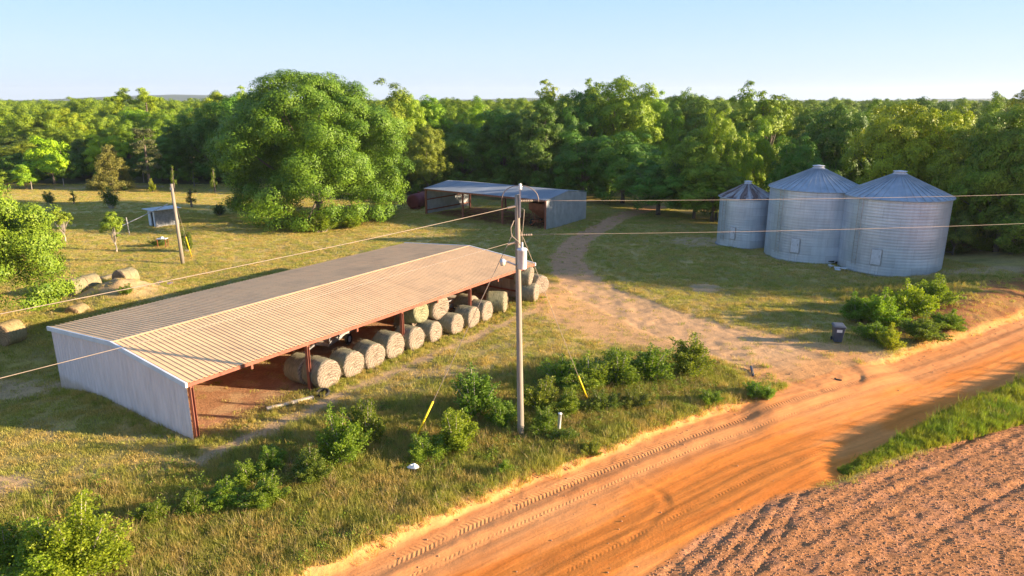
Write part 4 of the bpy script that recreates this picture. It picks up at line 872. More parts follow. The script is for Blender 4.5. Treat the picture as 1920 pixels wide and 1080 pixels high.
# tree line: px centre, top py, distance, width px, prototype, colour, label
G_ = (1.25, 1.18, 1); Bt = (1.75, 1.5, .9); Dk = (.68, .85, .95); Yl = (2.3, 1.85, .7); Gy = (1.15, 1.0, 1.5)  # tints carry light too: Bt, Yl brighten sunlit crowns, Dk darkens shaded ones
TL = [
 (12, 318, 113, 45, 'L', Bt, 'small bright tree at the very left edge of the tree line'),
 (45, 308, 113, 45, 'L', Bt, 'small bushy tree left of the round bright tree at the pasture edge'),
 (92, 256, 119, 76, 'L', Yl, 'round bright green tree at the left pasture edge'),
 (20, 262, 134, 100, 'D', G_, 'leafy tree behind the leftmost small trees'),
 (70, 236, 146, 90, 'D', Gy, 'pale crowned tree rising above the round bright tree'),
 (15, 220, 165, 110, 'D', Bt, 'tree crown at the left edge midway up the wooded slope'),
 (128, 202, 150, 66, 'D', Bt, 'tall bright crown left of the yellow-green tree'),
 (160, 255, 132, 60, 'D', Dk, 'dark tree between the round bright tree and the yellow-green one'),
 (194, 238, 128, 66, 'D', Yl, 'yellow-green crown rising directly behind the bushy cedar'),
 (238, 226, 138, 66, 'D', G_, 'green tree between cedar and slender grey pine'),
 (250, 205, 165, 80, 'D', Bt, 'lit crown below the two flat-topped pines'),
 (300, 262, 124, 66, 'D', Dk, 'dark low tree right of the slender grey pine'),
 (318, 205, 150, 80, 'D', G_, 'tree right of and behind the slender grey pine'),
 (352, 205, 132, 96, 'D', Dk, 'dark tree in the shaded corner left of the huge round tree'),
 (402, 192, 126, 100, 'D', Dk, 'dark tree second left of the huge round tree'),
 (450, 183, 121, 96, 'D', Dk, 'dark tree directly behind the left side of the huge round tree'),
 (405, 172, 158, 76, 'D', Bt, 'sunlit top above the dark corner, further left'),
 (462, 163, 160, 90, 'D', Bt, 'sunlit top above the dark corner, nearest the huge round tree'),
 (720, 150, 112, 120, 'D', G_, 'tall tree just behind the right shoulder of the huge round tree'),
 (762, 176, 116, 84, 'D', Bt, 'tree showing right of the huge round tree'),
 (808, 180, 122, 66, 'T', Bt, 'tall lit tree second right of the huge round tree'),
 (800, 238, 106, 76, 'D', G_, 'lower tree above the dark red tank'),
 (852, 196, 130, 80, 'D', G_, 'tree above the left end of the machine shed roof'),
 (902, 182, 128, 84, 'D', Bt, 'lit topped tree above the middle of the machine shed roof'),
 (868, 232, 114, 100, 'D', Dk, 'dark tree low behind the left end of the machine shed'),
 (945, 204, 116, 110, 'D', Dk, 'dark tree behind the middle of the machine shed'),
 (1008, 192, 110, 110, 'D', Dk, 'dark tree behind the utility pole top'),
 (1030, 153, 120, 72, 'T', Bt, 'narrow sunlit crown standing above the dark trees right of the pole'),
 (975, 196, 132, 66, 'D', G_, 'small crown between pole top and narrow sunlit crown'),
 (1080, 172, 112, 90, 'D', Dk, 'dark tree right of the narrow sunlit crown'),
 (1112, 150, 118, 64, 'T', G_, 'tall round top left of the broad sunlit crown'),
 (1168, 147, 112, 126, 'D', Bt, 'broad sunlit crown, highest in the middle of the tree line'),
 (1228, 172, 116, 86, 'D', Bt, 'lit shoulder right of the broad sunlit crown'),
 (1095, 232, 100, 110, 'D', Dk, 'dark tree behind the right end of the machine shed'),
 (1170, 250, 96, 130, 'D', Dk, 'shaded tree where the track enters the wood'),
 (1275, 172, 122, 60, 'D', G_, 'tree top right of the broad sunlit crown'),
 (1315, 184, 118, 100, 'D', Gy, 'greyish crown left of the tall open tree'),
 (1352, 202, 83, 84, 'D', Bt, 'lit crown just left of the tall open tree'),
 (1238, 284, 87, 130, 'D', Dk, 'wide shaded tree beside the track bend'),
 (1308, 240, 84, 104, 'D', G_, 'sunlit tree between track and smallest silo'),
 (1340, 305, 82, 110, 'D', G_, 'low spreading tree left of the smallest silo'),
 (1392, 154, 112, 60, 'T', G_, 'tall open tree with ragged top above the smallest silo'),
 (1438, 172, 104, 92, 'T', Bt, 'tall pale leafy tree between smallest and middle silo tops'),
 (1412, 218, 92, 70, 'D', Yl, 'bright tree directly behind the smallest silo'),
 (1480, 190, 112, 66, 'D', G_, 'tree top left above the middle silo'),
 (1520, 204, 92, 86, 'D', Dk, 'dark tree behind the middle silo cone'),
 (1572, 200, 83, 110, 'D', Dk, 'dark tree above the gap between the two big silos'),
 (1500, 255, 79, 100, 'D', Dk, 'dark low tree behind the middle silo'),
 (1622, 192, 84, 100, 'D', G_, 'tree top left above the right silo'),
 (1682, 196, 74, 140, 'D', Yl, 'yellow-green sunlit tree behind the right silo cone'),
 (1756, 205, 73, 124, 'D', Yl, 'brightest sunlit tree right behind the right silo'),
 (1725, 184, 126, 96, 'D', Dk, 'dark crown on the skyline above the right silo'),
 (1805, 194, 108, 96, 'D', Gy, 'grey-green crown on the skyline right of the silos'),
 (1862, 178, 104, 86, 'D', G_, 'tall tree on the skyline near the right edge'),
 (1912, 176, 98, 84, 'D', G_, 'tree on the skyline cut by the right edge'),
 (1820, 236, 67, 120, 'D', Bt, 'leafy tree right of the silos, second from the edge'),
 (1895, 214, 62, 140, 'D', G_, 'large tree filling the right edge above the wire'),
 (1850, 330, 66, 110, 'L', Dk, 'dark low tree right of the right silo wall'),
 (1795, 395, 63, 70, 'L', Gy, 'greyish bushy thicket touching the right silo'),
 (1905, 380, 60, 110, 'L', G_, 'low leafy tree at the right edge above the red bank'),
]
cnt = 0
def px2x(px, D, h): return (px-960)/1280*(D*cp+(14-h*.6)*sp)
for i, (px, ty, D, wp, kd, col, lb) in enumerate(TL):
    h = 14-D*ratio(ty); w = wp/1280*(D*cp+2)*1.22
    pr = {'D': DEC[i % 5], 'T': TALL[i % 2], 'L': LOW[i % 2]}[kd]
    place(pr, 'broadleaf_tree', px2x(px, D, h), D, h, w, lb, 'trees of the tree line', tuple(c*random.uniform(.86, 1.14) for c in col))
# trees just outside the right of the frame that shade the silos
for i, (x, y, h) in enumerate([(47, 62, 11), (52, 66, 11), (60, 51.5, 15), (65, 56.5, 17), (66, 47.8, 15), (70, 63, 17), (74, 53, 18), (82, 49, 18), (83, 60, 18), (86, 70, 10)]):
    place(DEC[i % 5], 'broadleaf_tree', x, y, h, 11, 'leafy tree in the wood beyond the right edge of view', 'trees beyond the right edge', G_)
# two flat-topped pines, a slender pine, the cedar
def pine_proto(seed, h, w, z0, npuff, pr, n, leaf, mat, conic=False):
    rg = np.random.default_rng(seed); P = []; N = []; T = []; cs = []
    for i in range(npuff):
        s = rg.random()**(1.5 if conic else 1); z = h*(z0+(1-z0)*s*.96); R_ = w/2*((1-s)**.8*.95+.06 if conic else (.45+.55*math.sin(math.pi*min(1, s*.9+.25)))); a = rg.random()*6.28; q = rg.uniform(.45, 1)
        c = np.array([R_*q*math.cos(a), R_*q*math.sin(a), z]); cs.append((c, q)); m = n//npuff; d = unit(rg, m)
        P.append(c+d*(pr*(.4+.6*rg.random(m)))[:, None]*np.array([1, 1, .55 if not conic else 1.1])); N.append(d+unit(rg, m)); T.append(np.clip(rg.normal(size=m)*.2+.45+rg.uniform(-.15, .15), 0, 1))
    p = Proto(); p.cr = leaves(np.concatenate(P), np.concatenate(N), leaf, np.concatenate(T), rg, .4, M[mat]); p.h = h; p.w = w
    mb = MB(); mb.tube([(0, 0, -.2), (.05, 0, h*.5), (0, 0, h*.95)], [h*.016+.05, h*.012+.03, .04], 8)
    for c, q in cs[::3]:
        c = Vector(c); mb.tube([(0, 0, c.z-.3), c], [.06, .02], 5)
    me = bpy.data.meshes.new('trunk'); me.from_pydata(mb.v, [], mb.f); me.materials.append(M['bark']); me.update(); p.tr = me; return p
PN = pine_proto(61, 14, 4.2, .28, 34, .8, 9000, .26, 'pine'); CED = pine_proto(62, 7, 6.6, .04, 120, .62, 24000, .20, 'cedar', True); FL = pine_proto(63, 17, 8, .62, 26, 1.3, 9000, .34, 'leaf')
h = 14-114*ratio(232); place(PN, 'pine_tree', px2x(272, 114, h), 114, h, 4.4, 'slender grey-green pine with bare lower trunk at the pasture edge')
place(CED, 'cedar_tree', px2x(207, 113, 6), 113, 7.2, 7.2, 'conical yellow-brown cedar standing in front of the left tree line')
for px, lb in ((233, 'flat-topped tree on the skyline, left one of the pair'), (277, 'flat-topped tree on the skyline, right one of the pair')):
    h = 14-185*ratio(165); place(FL, 'pine_tree', px2x(px, 185, h), 185, h, 8.5, lb, 'pair of flat-topped trees', Bt)
# saplings in the pasture
SAP = pine_proto(64, 2.6, .9, .25, 14, .22, 900, .12, 'shrub', True); VASE = None; BUSHP = None
# shrubs: upright shoots with small leaves
def shrub_proto(seed, h, w, nst, nleaf, leaf):
    rg = np.random.default_rng(seed); P = []; N = []; T = []; mb = MB()
    for i in range(nst):
        a = rg.random()*6.28; q = math.sqrt(rg.random()); lb_ = .72+.28*math.sin(2*a+seed)+.12*math.sin(5*a+seed*2); tip = np.array([w/2*q*lb_*math.cos(a), w/2*q*lb_*math.sin(a), h*(1-.45*q*q)*(1 if i < 5 else rg.uniform(.45, .85))]); base = tip*np.array([.18, .18, 0])
        ctrl = tip*np.array([.45, .45, .55]); m = nleaf//nst; s = .25+.75*rg.random(m)**.75; s_ = s[:, None]
        p = (1-s_)**2*base+2*s_*(1-s_)*ctrl+s_**2*tip; sd_ = (.06+.15*np.sin(np.pi*np.clip(s, 0, .97)))[:, None]*h*.5
        P.append(p+rg.normal(size=(m, 3))*sd_*np.array([.55, .55, .4])); N.append(unit(rg, m)+np.array([0, 0, .5])+p*.1); T.append(np.clip(.35+s*.25+rg.normal(size=m)*.2+rg.uniform(-.1, .1), 0, 1))
        mb.tube([Vector(base), Vector((1-.5)**2*base+.5*ctrl+.25*tip), Vector(tip)], [.022*h/1.5, .014*h/1.5, .004], 5, False)
    P = np.concatenate(P); N = np.concatenate(N); T = np.concatenate(T); ok = P[:, 2] > .03; p = Proto()
    p.cr = leaves(P[ok], N[ok], leaf, T[ok], rg, .6, M['shrub'], 'foliage'); p.h = h; p.w = w
    me = bpy.data.meshes.new('stems'); me.from_pydata(mb.v, [], mb.f); me.materials.append(M['pale_bark']); me.update(); p.tr = me; return p
SH = [shrub_proto(81+i, 1.8, 1.9, 30+5*i, 10000, .058) for i in range(5)]; SHF = shrub_proto(97, 3.0, 2.6, 44, 26000, .062); SHB = [shrub_proto(91+i, 3.0, 3.6, 60, 20000, .10) for i in range(2)]
VASE = shrub_proto(99, 3.6, 2.4, 24, 3600, .12)
for px, py, hh, ww, pr, col, lb in [
  (210, 392, 3.9, 3.4, 'V', (.45, .6, .6), 'dark vase-shaped young tree in the left pasture below the cedar'),
  (93, 384, 2.6, 2.2, 'V', (.6, .7, .7), 'dark small tree above the big left tree'),
  (139, 382, 1.9, 1.1, SAP, (.9, .8, .7), 'thin sapling left of the vase-shaped young tree'),
  (286, 359, 2.3, 2.0, 'B', (1.9, 1.5, .6), 'bright yellow-green sapling bush in the upper pasture'),
  (328, 358, 4.2, 1.1, SAP, (1.1, 1, .9), 'slim sapling above the bare field pole'),
  (365, 349, 3.0, 1.3, SAP, (1.2, 1.05, .6), 'slim bright sapling beside the white-topped fence post'),
  (404, 361, 4.0, 1.4, SAP, (1.1, 1, .9), 'slim sapling nearest the white rail fence'),
  (360, 387, 2.6, 1.6, SAP, (.7, .6, .6), 'nearly bare sapling right of the tiny white shed'),
  (412, 402, 1.8, 2.6, 'B', (.4, .5, .5), 'low dark bush left of the huge round tree'),
  (236, 357, .8, 1.8, 'B', (.5, .6, .5), 'low dark tuft of brush right of the cedar foot'),
  (366, 361, .6, 1.0, 'B', (.5, .6, .5), 'tiny dark bush among the slim saplings'),
  (352, 472, 2.6, 2.2, 'B', (.8, .75, .7), 'weedy bush growing against the short field pole'),
  (296, 461, 1.0, 2.2, 'B', (.8, .85, .7), 'weeds around the small metal stand'),
  (240, 562, .9, 1.5, 'B', (1.1, 1.1, .9), 'green weed clump in front of the dirt mound'),
  ]:
    x, y = at(px, py); place({'V': VASE, 'B': SH[int(px) % 5]}.get(pr, pr) if isinstance(pr, str) else pr, 'shrub' if pr == 'B' else 'sapling', x, y, hh, ww, lb, 'young plants in the pasture', col, cat='shrub' if pr == 'B' else 'sapling')

def shrub(px, py, h, w, label, col=(1, 1, 1), big=False):
    x, y = at(px, py); pr = SHF if h > 2.3 and py > 1050 else (SHB[int(px) % 2] if big else SH[int(px+py) % 5]); r = empty('shrub', (x, y, gz(x, y)), random.uniform(0, 6.28)); w *= 1.4; r.scale = (w/pr.w, w/pr.w, h*1.08/pr.h)
    link('stems', pr.tr, r); c = link('foliage', pr.cr, r); c.color = tuple(k_*random.uniform(.9, 1.1) for k_ in col)+(1,); tag(r, label, 'shrub', 'roadside shrubs'); return r
g1 = (1.3, 1.2, 1); g2 = (1.05, 1.08, .9); g3 = (1.3, 1.2, .9); g4 = (1.0, .9, 1.0)
for a in [
 (890, 782, 2.5, 2.6, 'leafy shrub with visible stems left of the utility pole', (.85, 1, 1.1)),
 (1295, 702, 2.2, 2.8, 'rounded shrub at the right end of the row by the driveway', g1),
 (1215, 712, 2.0, 2.9, 'dark shrub second from the right end of the roadside row', g2),
 (1160, 720, 2.0, 2.8, 'shrub in the middle of the row behind the yellow guard', g2),
 (1105, 728, 1.9, 2.8, 'shrub just right of the yellow guy guard', g1),
 (1055, 722, 1.7, 2.5, 'shrub just left of the yellow guy guard', g1),
 (1015, 770, 1.7, 2.0, 'shrub right beside the utility pole shaft', g1),
 (1020, 812, 1.2, 1.5, 'low dark shrub between pole foot and white marker', g2),
 (940, 800, 1.3, 1.6, 'low shrub at the left of the pole foot', g2),
 (1065, 775, 1.2, 1.7, 'low shrub in front of the yellow guard', g3),
 (1130, 770, 1.0, 1.7, 'low grey-green brush in front of the shrub row', g4),
 (1190, 765, .9, 1.6, 'low brush mid way along the road verge', g4),
 (855, 845, 1.9, 2.1, 'yellowish shrub between the guard and the pole', g3),
 (800, 860, 1.1, 1.8, 'low shrub beside the foot of the left yellow guard', g1),
 (640, 870, 2.4, 2.0, 'tall thin shrub in front of the open shed bay', (1.15, 1.15, .8)),
 (690, 835, 2.2, 1.7, 'wispy shrub behind the tall thin shrub', g4),
 (585, 900, 1.3, 1.7, 'wispy shrub below the tall thin shrub', g4),
 (510, 880, 1.1, 1.5, 'shrub in the grass right of the shed corner shadow', g1),
 (470, 905, 1.0, 1.5, 'dense shrub in the lower left grass patch', g1),
 (425, 945, .9, 1.6, 'broad shrub in the middle of the lower left patch', g1),
 (365, 960, .8, 1.4, 'shrub left of the broad one in the lower left patch', g2),
 (500, 945, 1.1, 1.8, 'shrub at the near side of the lower left patch', g2),
 (290, 975, .8, 1.2, 'green shrub just right of the bright foreground shrub', g1),
 (150, 1085, 3.0, 2.6, 'tall bright shrub in the bottom left foreground', (1.6, 1.35, .8)),
 (95, 1105, 2.4, 2.6, 'bright shrub at the bottom left edge of view', (1.5, 1.3, .8)),
 (15, 1060, 1.5, 1.6, 'shrub in the bottom left corner', (1.1, 1.15, .9)),
 (945, 892, .6, .7, 'small round light green bush near the sandy road edge', (1.5, 1.3, 1.0)),
 (1110, 850, .8, 1.0, 'small green bush at the verge right of the white marker', g1),
 (1415, 745, .9, 1.2, 'small bush at the tip of the verge by the junction', g2),
 (1440, 748, .8, .9, 'bright small bush at the very tip of the verge', g3),
 (1330, 760, .7, 1.2, 'light green low bush on the verge before the junction', g3),
 (1060, 830, .7, 1.3, 'low brown-green bush in front of the white marker', g4),
 (1650, 610, 2.4, 2.7, 'big bush just right of the bin', (1.6, 1.45, .8), True),
 (1605, 600, 1.9, 2.4, 'dark green bush directly behind the bin', (.9, 1, .9), True),
 (1700, 600, 2.5, 2.8, 'tallest bright bush in the clump right of the bin', (1.9, 1.6, .7), True),
 (1745, 585, 2.2, 2.7, 'bush at the right back of the clump below the right silo', (1.6, 1.45, .8), True),
 (1640, 640, 1.3, 2.2, 'low bush in front of the big bush by the bin', (1.1, 1.1, .9), True),
 (1665, 655, 1.5, 1.4, 'bright small bush at the foot of the clump', (2.0, 1.6, .7), True),
 (1725, 640, 1.6, 2.6, 'spreading bush above the road bend', (1.2, 1.1, .9), True),
 (1775, 620, 1.2, 2.4, 'low bush at the right end of the clump by the red bank', (1.3, 1.15, .8), True),
 (603, 434, 2.6, 3.2, 'bright low bush at the foot of the huge round tree', (1.5, 1.4, .8), True),
 (545, 424, 2.4, 3.4, 'leafy bush under the left side of the huge round tree', (1.2, 1.2, .8), True),
 (660, 426, 2.4, 3.6, 'leafy bush under the right side of the huge round tree', (1.4, 1.3, .8), True),
 (1780, 470, 1.6, 2.6, 'bush at the right foot of the right silo', g2, True),
 (1840, 475, 1.6, 2.6, 'bush at the wood edge right of the silos', g1, True),
 (1900, 490, 1.8, 2.8, 'bush at the wood edge near the right side of view', g2, True),
]: shrub(*a)

# grass: instanced tufts over the meadow
PC = bpy.data.collections.new('tuft_sources')
def tuft(name, seed, n, h, spread, wd, mat, lean=.5, seedheads=False):
    rg = np.random.default_rng(seed); V = []; F = []; T = []
    for i in range(n):
        a = rg.random()*6.28; q = spread*math.sqrt(rg.random()); b = np.array([q*math.cos(a), q*math.sin(a), -.02]); hh = h*rg.uniform(.45, 1); l = rg.normal(size=2)*lean*hh*.5
        m = b+np.array([l[0]*.35, l[1]*.35, hh*.6]); t_ = b+np.array([l[0], l[1], hh]); ca = rg.random()*3.14; s = np.array([math.cos(ca), math.sin(ca), 0])*wd
        k = len(V); V += [b-s, b+s, m+s*.8, m-s*.8, t_+s*.15, t_-s*.15]; F += [(k, k+1, k+2, k+3), (k+3, k+2, k+4, k+5)]; tt = min(1, max(0, rg.normal()*.28+.5)); T += [tt, tt]
    me = np_mesh(name, V, F, M[mat], 4, {'tint': ('FLOAT', 'FACE', T)}); o = bpy.data.objects.new(name, me); PC.objects.link(o); return o
def scatter(name, src, pts, scl, label, cat):
    """one object: tufts instanced on points"""
    c = bpy.data.collections.new(name+'_src')
    for s in src: c.objects.link(s)
    n = len(pts); me = bpy.data.meshes.new(name); me.vertices.add(n); me.vertices.foreach_set('co', np.asarray(pts, dtype=np.float32).ravel())
    a = me.attributes.new('scl', 'FLOAT', 'POINT'); a.data.foreach_set('value', np.asarray(scl, dtype=np.float32))
    a = me.attributes.new('rz', 'FLOAT', 'POINT'); a.data.foreach_set('value', rng.random(n).astype(np.float32)*6.28)
    o = link(name, me); ng = bpy.data.node_groups.new(name, 'GeometryNodeTree'); ng.interface.new_socket('Geometry', in_out='INPUT', socket_type='NodeSocketGeometry'); ng.interface.new_socket('Geometry', in_out='OUTPUT', socket_type='NodeSocketGeometry')
    N = ng.nodes; i_ = N.new('NodeGroupInput'); o_ = N.new('NodeGroupOutput'); ip = N.new('GeometryNodeInstanceOnPoints'); ci = N.new('GeometryNodeCollectionInfo'); ci.inputs[0].default_value = c; ci.inputs[1].default_value = True; ci.inputs[2].default_value = True
    ip.inputs['Pick Instance'].default_value = True
    s1 = N.new('GeometryNodeInputNamedAttribute'); s1.data_type = 'FLOAT'; s1.inputs[0].default_value = 'scl'; s2 = N.new('GeometryNodeInputNamedAttribute'); s2.data_type = 'FLOAT'; s2.inputs[0].default_value = 'rz'
    cx = N.new('ShaderNodeCombineXYZ'); L = ng.links.new; L(s2.outputs[0], cx.inputs[2]); ri = N.new('FunctionNodeRandomValue'); ri.data_type = 'INT'; ri.inputs[4].default_value = 0; ri.inputs[5].default_value = len(src)-1
    L(i_.outputs[0], ip.inputs['Points']); L(ci.outputs[0], ip.inputs['Instance']); L(cx.outputs[0], ip.inputs['Rotation']); L(s1.outputs[0], ip.inputs['Scale']); L(ri.outputs[2], ip.inputs['Instance Index']); L(ip.outputs[0], o_.inputs[0])
    md = o.modifiers.new('scatter', 'NODES'); md.node_group = ng; tag(o, label, cat, kind='stuff'); return o
def fld(A_, x, y):
    i = np.clip(np.searchsorted(ys, y), 0, NY-1); j = np.clip(np.searchsorted(xs, x), 0, NX-1); return A_[i, j]
bare = np.maximum.reduce([m_road, m_field, m_drive*.93, m_apron*.9, strip*.9, floor*.96, floor2*.9, dirt*.85, redbank*.8])
gap = fbm(X, Y, 1.1, 3, 50)
def spread_pts(n, x0, x1, y0, y1, dens=None, pw=1.0):
    x = rng.uniform(x0, x1, n); u = rng.random(n); y = y0+(y1-y0)*u**pw; keep = rng.random(n) > fld(bare, x, y)
    if dens is not None: keep &= rng.random(n) < dens(x, y)
    keep &= (np.abs(x) < .80*y+6)
    x = x[keep]; y = y[keep]; return np.stack([x, y, gza(x, y)], 1)
lawn = [tuft('lawn_tuft', 1+i, 34, .12, .20, .006, 'grass', .9) for i in range(3)]
P_ = spread_pts(120000, -56, 40, 16, 88, lambda x, y: np.clip(.3+fld(gap, x, y)*1.2, 0, 1), 1.35)
P2 = spread_pts(60000, -100, 22, 80, 121, lambda x, y: np.where(y < np.interp(x, [-100, -28, -24, 5, 12, 30], [119, 121, 106, 99, 95, 88]), np.clip(.2+fld(gap, x, y)*1.2, 0, 1), 0)); P_ = np.concatenate([P_, P2])
scatter('grass', lawn, P_, rng.uniform(.7, 1.7, len(P_)), 'golden green meadow grass covering the yard', 'grass')
rz_ = lambda x, y: np.clip(fld(rough_zone, x, y), 0, 1)
tall = [tuft('tall_tuft', 11, 34, .34, .20, .005, 'grass', .55), tuft('tall_tuft', 12, 34, .28, .22, .006, 'grass', .8), tuft('tall_tuft', 13, 30, .38, .18, .005, 'grass', .5), tuft('tall_tuft', 14, 30, .24, .25, .008, 'weed', .9)]
P_ = spread_pts(80000, -34, 14.5, 14, 36, lambda x, y: rz_(x, y)*np.clip(.15+fld(gap, x, y)*1.3, 0, 1))
scatter('tall_grass', tall, P_, rng.uniform(.5, 1.25, len(P_)), 'rough tall grass and weeds on the slope beside the road', 'grass')
dry = [tuft('dry_tuft', 21, 16, .55, .12, .006, 'dry', .9), tuft('dry_tuft', 22, 22, .3, .2, .006, 'dry', .8)]
P_ = spread_pts(5200, -34, 14, 14, 38, lambda x, y: rz_(x, y)*.8)
scatter('dry_grass', dry, P_, rng.uniform(.5, 1.2, len(P_)), 'dry straw coloured grass among the roadside weeds', 'grass')
def herb(seed, n, r, h, leaf, mat):
    rg = np.random.default_rng(seed); P = unit(rg, n)*np.array([r, r, h]); P[:, 2] = np.abs(P[:, 2]); P *= rg.random((n, 1))**.4
    me = leaves(P, unit(rg, n)+np.array([0, 0, .8]), leaf, np.clip(rg.normal(size=n)*.25+.5, 0, 1), rg, .6, M[mat], 'herb'); o = bpy.data.objects.new('herb', me); PC.objects.link(o); return o
M['olive'] = leaf_mat('olive_leaf', (.10, .10, .025), (.26, .22, .07), .25)
M['brown'] = leaf_mat('brown_leaf', (.10, .065, .035), (.26, .17, .09), .15)
P_ = spread_pts(26000, -34, 14.5, 14, 37, lambda x, y: rz_(x, y)*np.clip(fld(fbm(X, Y, 1.7, 3, 71), x, y)*3.2-1.0, 0, 1))
scatter('low_herbs', [herb(1, 90, .26, .26, .055, 'weed'), herb(2, 90, .3, .2, .05, 'olive'), herb(3, 80, .22, .22, .045, 'brown'), herb(4, 110, .28, .32, .06, 'shrub')], P_, rng.uniform(.4, 1.15, len(P_)), 'patches of low leafy herbs among the roadside grass', 'weeds')
P_ = spread_pts(16000, -48, 36, 30, 80, lambda x, y: np.clip(fld(fbm(X, Y, 3.0, 3, 81), x, y)*3.5-1.3, 0, 1)*(1-rz_(x, y)))
scatter('meadow_weeds', [tall[0], tall[3], dry[1]], P_, rng.uniform(.45, 1.1, len(P_)), 'loose weeds and taller grass in patches on the yard', 'weeds')
# strip between road and field
STR = [(13.0, 23.9), (16.4, 26.0), (19.5, 27.6), (23.8, 30.0), (32, 34.8), (41, 39.6)]
def strip_pts(n, hw):
    s = rng.random(n)*(len(STR)-1); i = s.astype(int); f = s-i; A_ = np.array(STR); p = A_[i]*(1-f[:, None])+A_[np.minimum(i+1, len(STR)-1)]*f[:, None]
    w = rng.uniform(-1, 1, n)*hw*np.clip((p[:, 0]-12)/9, .3, 1.2); p = p+w[:, None]*np.array([-.52, .85]); return np.stack([p[:, 0], p[:, 1], gza(p[:, 0], p[:, 1])], 1)
weed = [tuft('weed_tuft', 31, 44, .85, .2, .010, 'weed', .5), tuft('weed_tuft', 32, 40, 1.15, .16, .010, 'weed', .35), tuft('weed_tuft', 33, 36, .75, .2, .007, 'grass', .5), tuft('weed_tuft', 34, 26, .35, .2, .016, 'weed', .9)]
P_ = strip_pts(9000, 1.15)
scatter('verge_weeds', weed, P_, rng.uniform(.25, .62, len(P_))*np.clip((P_[:, 0]-10)/10, .45, 1)*np.where(rng.random(len(P_)) < .03, 1.7, 1), 'tall green weeds on the strip between road and plowed field', 'weeds')
# a fringe along the shed, the bales and the mound side
fr = []
for u in np.arange(-1, 27, .05):
    p = sh(u+rng.normal()*.1, -.35-abs(rng.normal())*.45+(.0)); fr.append((p.x, p.y, gz(p.x, p.y)))
for s in np.arange(0, 1, .006):
    p = sh(-.25-abs(rng.normal())*.3, 12.7*s); fr.append((p.x, p.y, gz(p.x, p.y)))
scatter('fringe_grass', [weed[2], weed[3], tall[0]], fr, rng.uniform(.3, .6, len(fr)), 'green grass fringe along the bales and the shed walls', 'grass')
P_ = spread_pts(9000, 24, 46, 40, 52, lambda x, y: np.clip(1.05-np.abs(fld(RV, x, y)+6.5)/4.6, 0, 1))
scatter('bank_grass', [weed[2], weed[3], tall[2]], P_, rng.uniform(.3, .7, len(P_)), 'grass on the red bank above the road at right', 'grass')
# clods on the field
def clod(seed):
    rg = np.random.default_rng(seed); bm = bmesh.new(); bmesh.ops.create_icosphere(bm, subdivisions=1, radius=.05)
    for v in bm.verts: v.co = Vector((v.co.x*rg.uniform(.7, 1.3), v.co.y*rg.uniform(.7, 1.3), v.co.z*rg.uniform(.5, .9)))
    me = bpy.data.meshes.new('clod'); bm.to_mesh(me); me.materials.append(M['clod']); return bpy.data.objects.new('clod', me)
M['clod'] = simple('clod_soil', (.36, .165, .075), (.52, .28, .14), 6, .95)
n = 110000; x = rng.uniform(-2, 42, n); y = rng.uniform(13, 37, n); ok = (fld(m_field, x, y) > .5) & (np.abs(x) < .8*y+2); x = x[ok]; y = y[ok]
scatter('soil_clods', [clod(1), clod(2), clod(3)], np.stack([x, y, gza(x, y)], 1), rng.uniform(.15, 1.0, len(x))**2*.95, 'small clods of red soil scattered on the plowed field', 'soil')
n = 26000; x = rng.uniform(-12, 42, n); y = rng.uniform(14, 50, n); rv = fld(RV, x, y); ok = (rng.random(n) < np.where((rv > -1.1) & (rv < .9), .55, np.where((rv > 0) & (rv < 7), .06, 0))) & (fld(mouth, x, y) < rng.random(n)+.2); x = x[ok]; y = y[ok]
scatter('road_crumbs', [clod(4), clod(5), clod(6)], np.stack([x, y, gza(x, y)], 1), rng.uniform(.2, 1.0, len(x))**2*1.0, 'crumbs of dry clay lying along the road edge', 'soil')
# the wood behind the tree line
def srcs(pr): 
    o = bpy.data.objects.new('woods_tree', pr.cr); PC.objects.link(o); return o
n = 4600; x = rng.uniform(-620, 620, n); y = 118+(720-118)*rng.random(n)**1.3; edge = np.where(x < -28, 138+np.clip((-x-60)*.15, 0, 20), 132-np.clip((x-0)*.35, 0, 20)); ok = (y > edge) & (np.abs(x) < 1.3*y+40)
x = x[ok]; y = y[ok]; s_ = rng.uniform(.72, 1.14, len(x))*np.clip(.78+(y-130)/300, .78, .94)
us = []
for k in range(900):
    y_ = random.uniform(96, 150); x_ = random.uniform(-100, 80); e = np.interp(x_, [-100, -28, -24, 5, 12, 30, 80], [119, 122, 108, 99, 95, 90, 76])
    if y_ > e and y_ < e+26 and not (14 < x_ < 23 and y_ < 101): us.append((x_, y_, -.4))
for k in range(60): us.append((random.uniform(38, 60), random.uniform(64, 84), -.3))
scatter('undergrowth', [srcs(p) for p in LOW], us, rng.uniform(.35, .75, len(us)), 'dark leafy undergrowth filling the wood edge under the trees', 'undergrowth').color = (.8, .9, .9, 1)
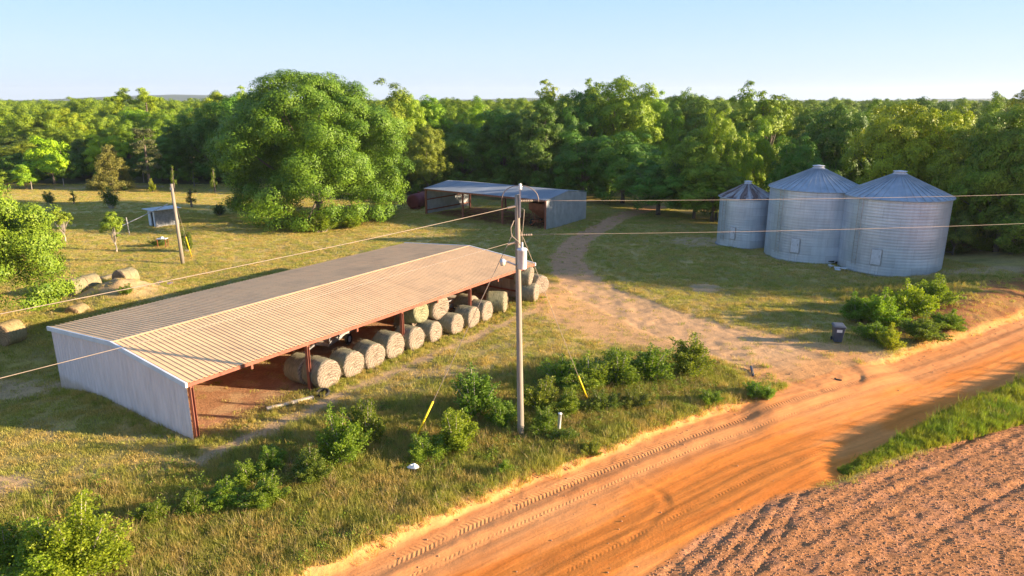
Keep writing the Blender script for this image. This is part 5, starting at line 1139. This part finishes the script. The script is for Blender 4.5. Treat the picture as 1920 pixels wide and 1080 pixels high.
wd = scatter('woods', [srcs(p) for p in DEC], np.stack([x, y, x*0-1.0], 1), s_, 'continuous woodland stretching away behind the farm', 'woodland'); wd.color = (1.45, 1.3, 1, 1)
# lavender flowers on the mound
TH = [[at(*q) for q in ((800, 880), (1120, 800), (1345, 730), (1350, 700), (1150, 700), (1010, 715), (860, 800))], [at(*q) for q in ((200, 1010), (420, 985), (600, 930), (720, 870), (640, 850), (480, 880), (300, 950))]]
n = 14000; x = rng.uniform(-18, 13, n); y = rng.uniform(17, 36, n); sdt = np.minimum(sdist(x, y, TH[0]), sdist(x, y, TH[1])); kp = (sdt < .5-rng.random(n)*1.6) & (rng.random(n) < np.where(x < -4, .30, .45)); x = x[kp]; y = y[kp]
scatter('roadside_brush', [herb(11, 130, .22, .75, .05, 'shrub'), herb(12, 110, .18, .95, .045, 'weed'), herb(13, 90, .25, .6, .045, 'olive'), tall[0], tall[2], dry[0]], np.stack([x, y, gza(x, y)], 1), rng.uniform(.5, 1.35, len(x)), 'tangled brush and tall weeds between the roadside shrubs', 'brush')
fl = tuft('flower_tuft', 51, 30, .22, .25, .012, 'weed', .5); M['violet'] = simple('violet_petal', (.20, .13, .36), (.32, .22, .50), 5, .8); fl.data.materials.clear(); fl.data.materials.append(M['violet'])
f_ = [(*(np.array(at(px, py))+rng.normal(size=2)*.35), .25) for px, py in [(287, 541), (302, 539), (290, 538)] for _ in range(5)]
scatter('wild_flowers', [fl], f_, rng.uniform(.5, 1, len(f_)), 'patch of small violet flowers at the right of the dirt mound', 'flowers')

# thin evening haze over the whole scene
hz = MB(); hz.box((-4500, -400, -12), (4500, 4200, 90)); hz = hz.build('haze', bpy.data.materials.new('haze')); hm = hz.data.materials[0]; hm.use_nodes = True
hn = hm.node_tree; hn.nodes.remove(hn.nodes['Principled BSDF']); pv = hn.nodes.new('ShaderNodeVolumePrincipled'); pv.inputs['Color'].default_value = (.86, .92, 1, 1); pv.inputs['Density'].default_value = .00011; pv.inputs['Anisotropy'].default_value = .2
hn.links.new(pv.outputs[0], hn.nodes['Material Output'].inputs['Volume']); tag(hz, 'thin pale haze', 'haze', kind='stuff')
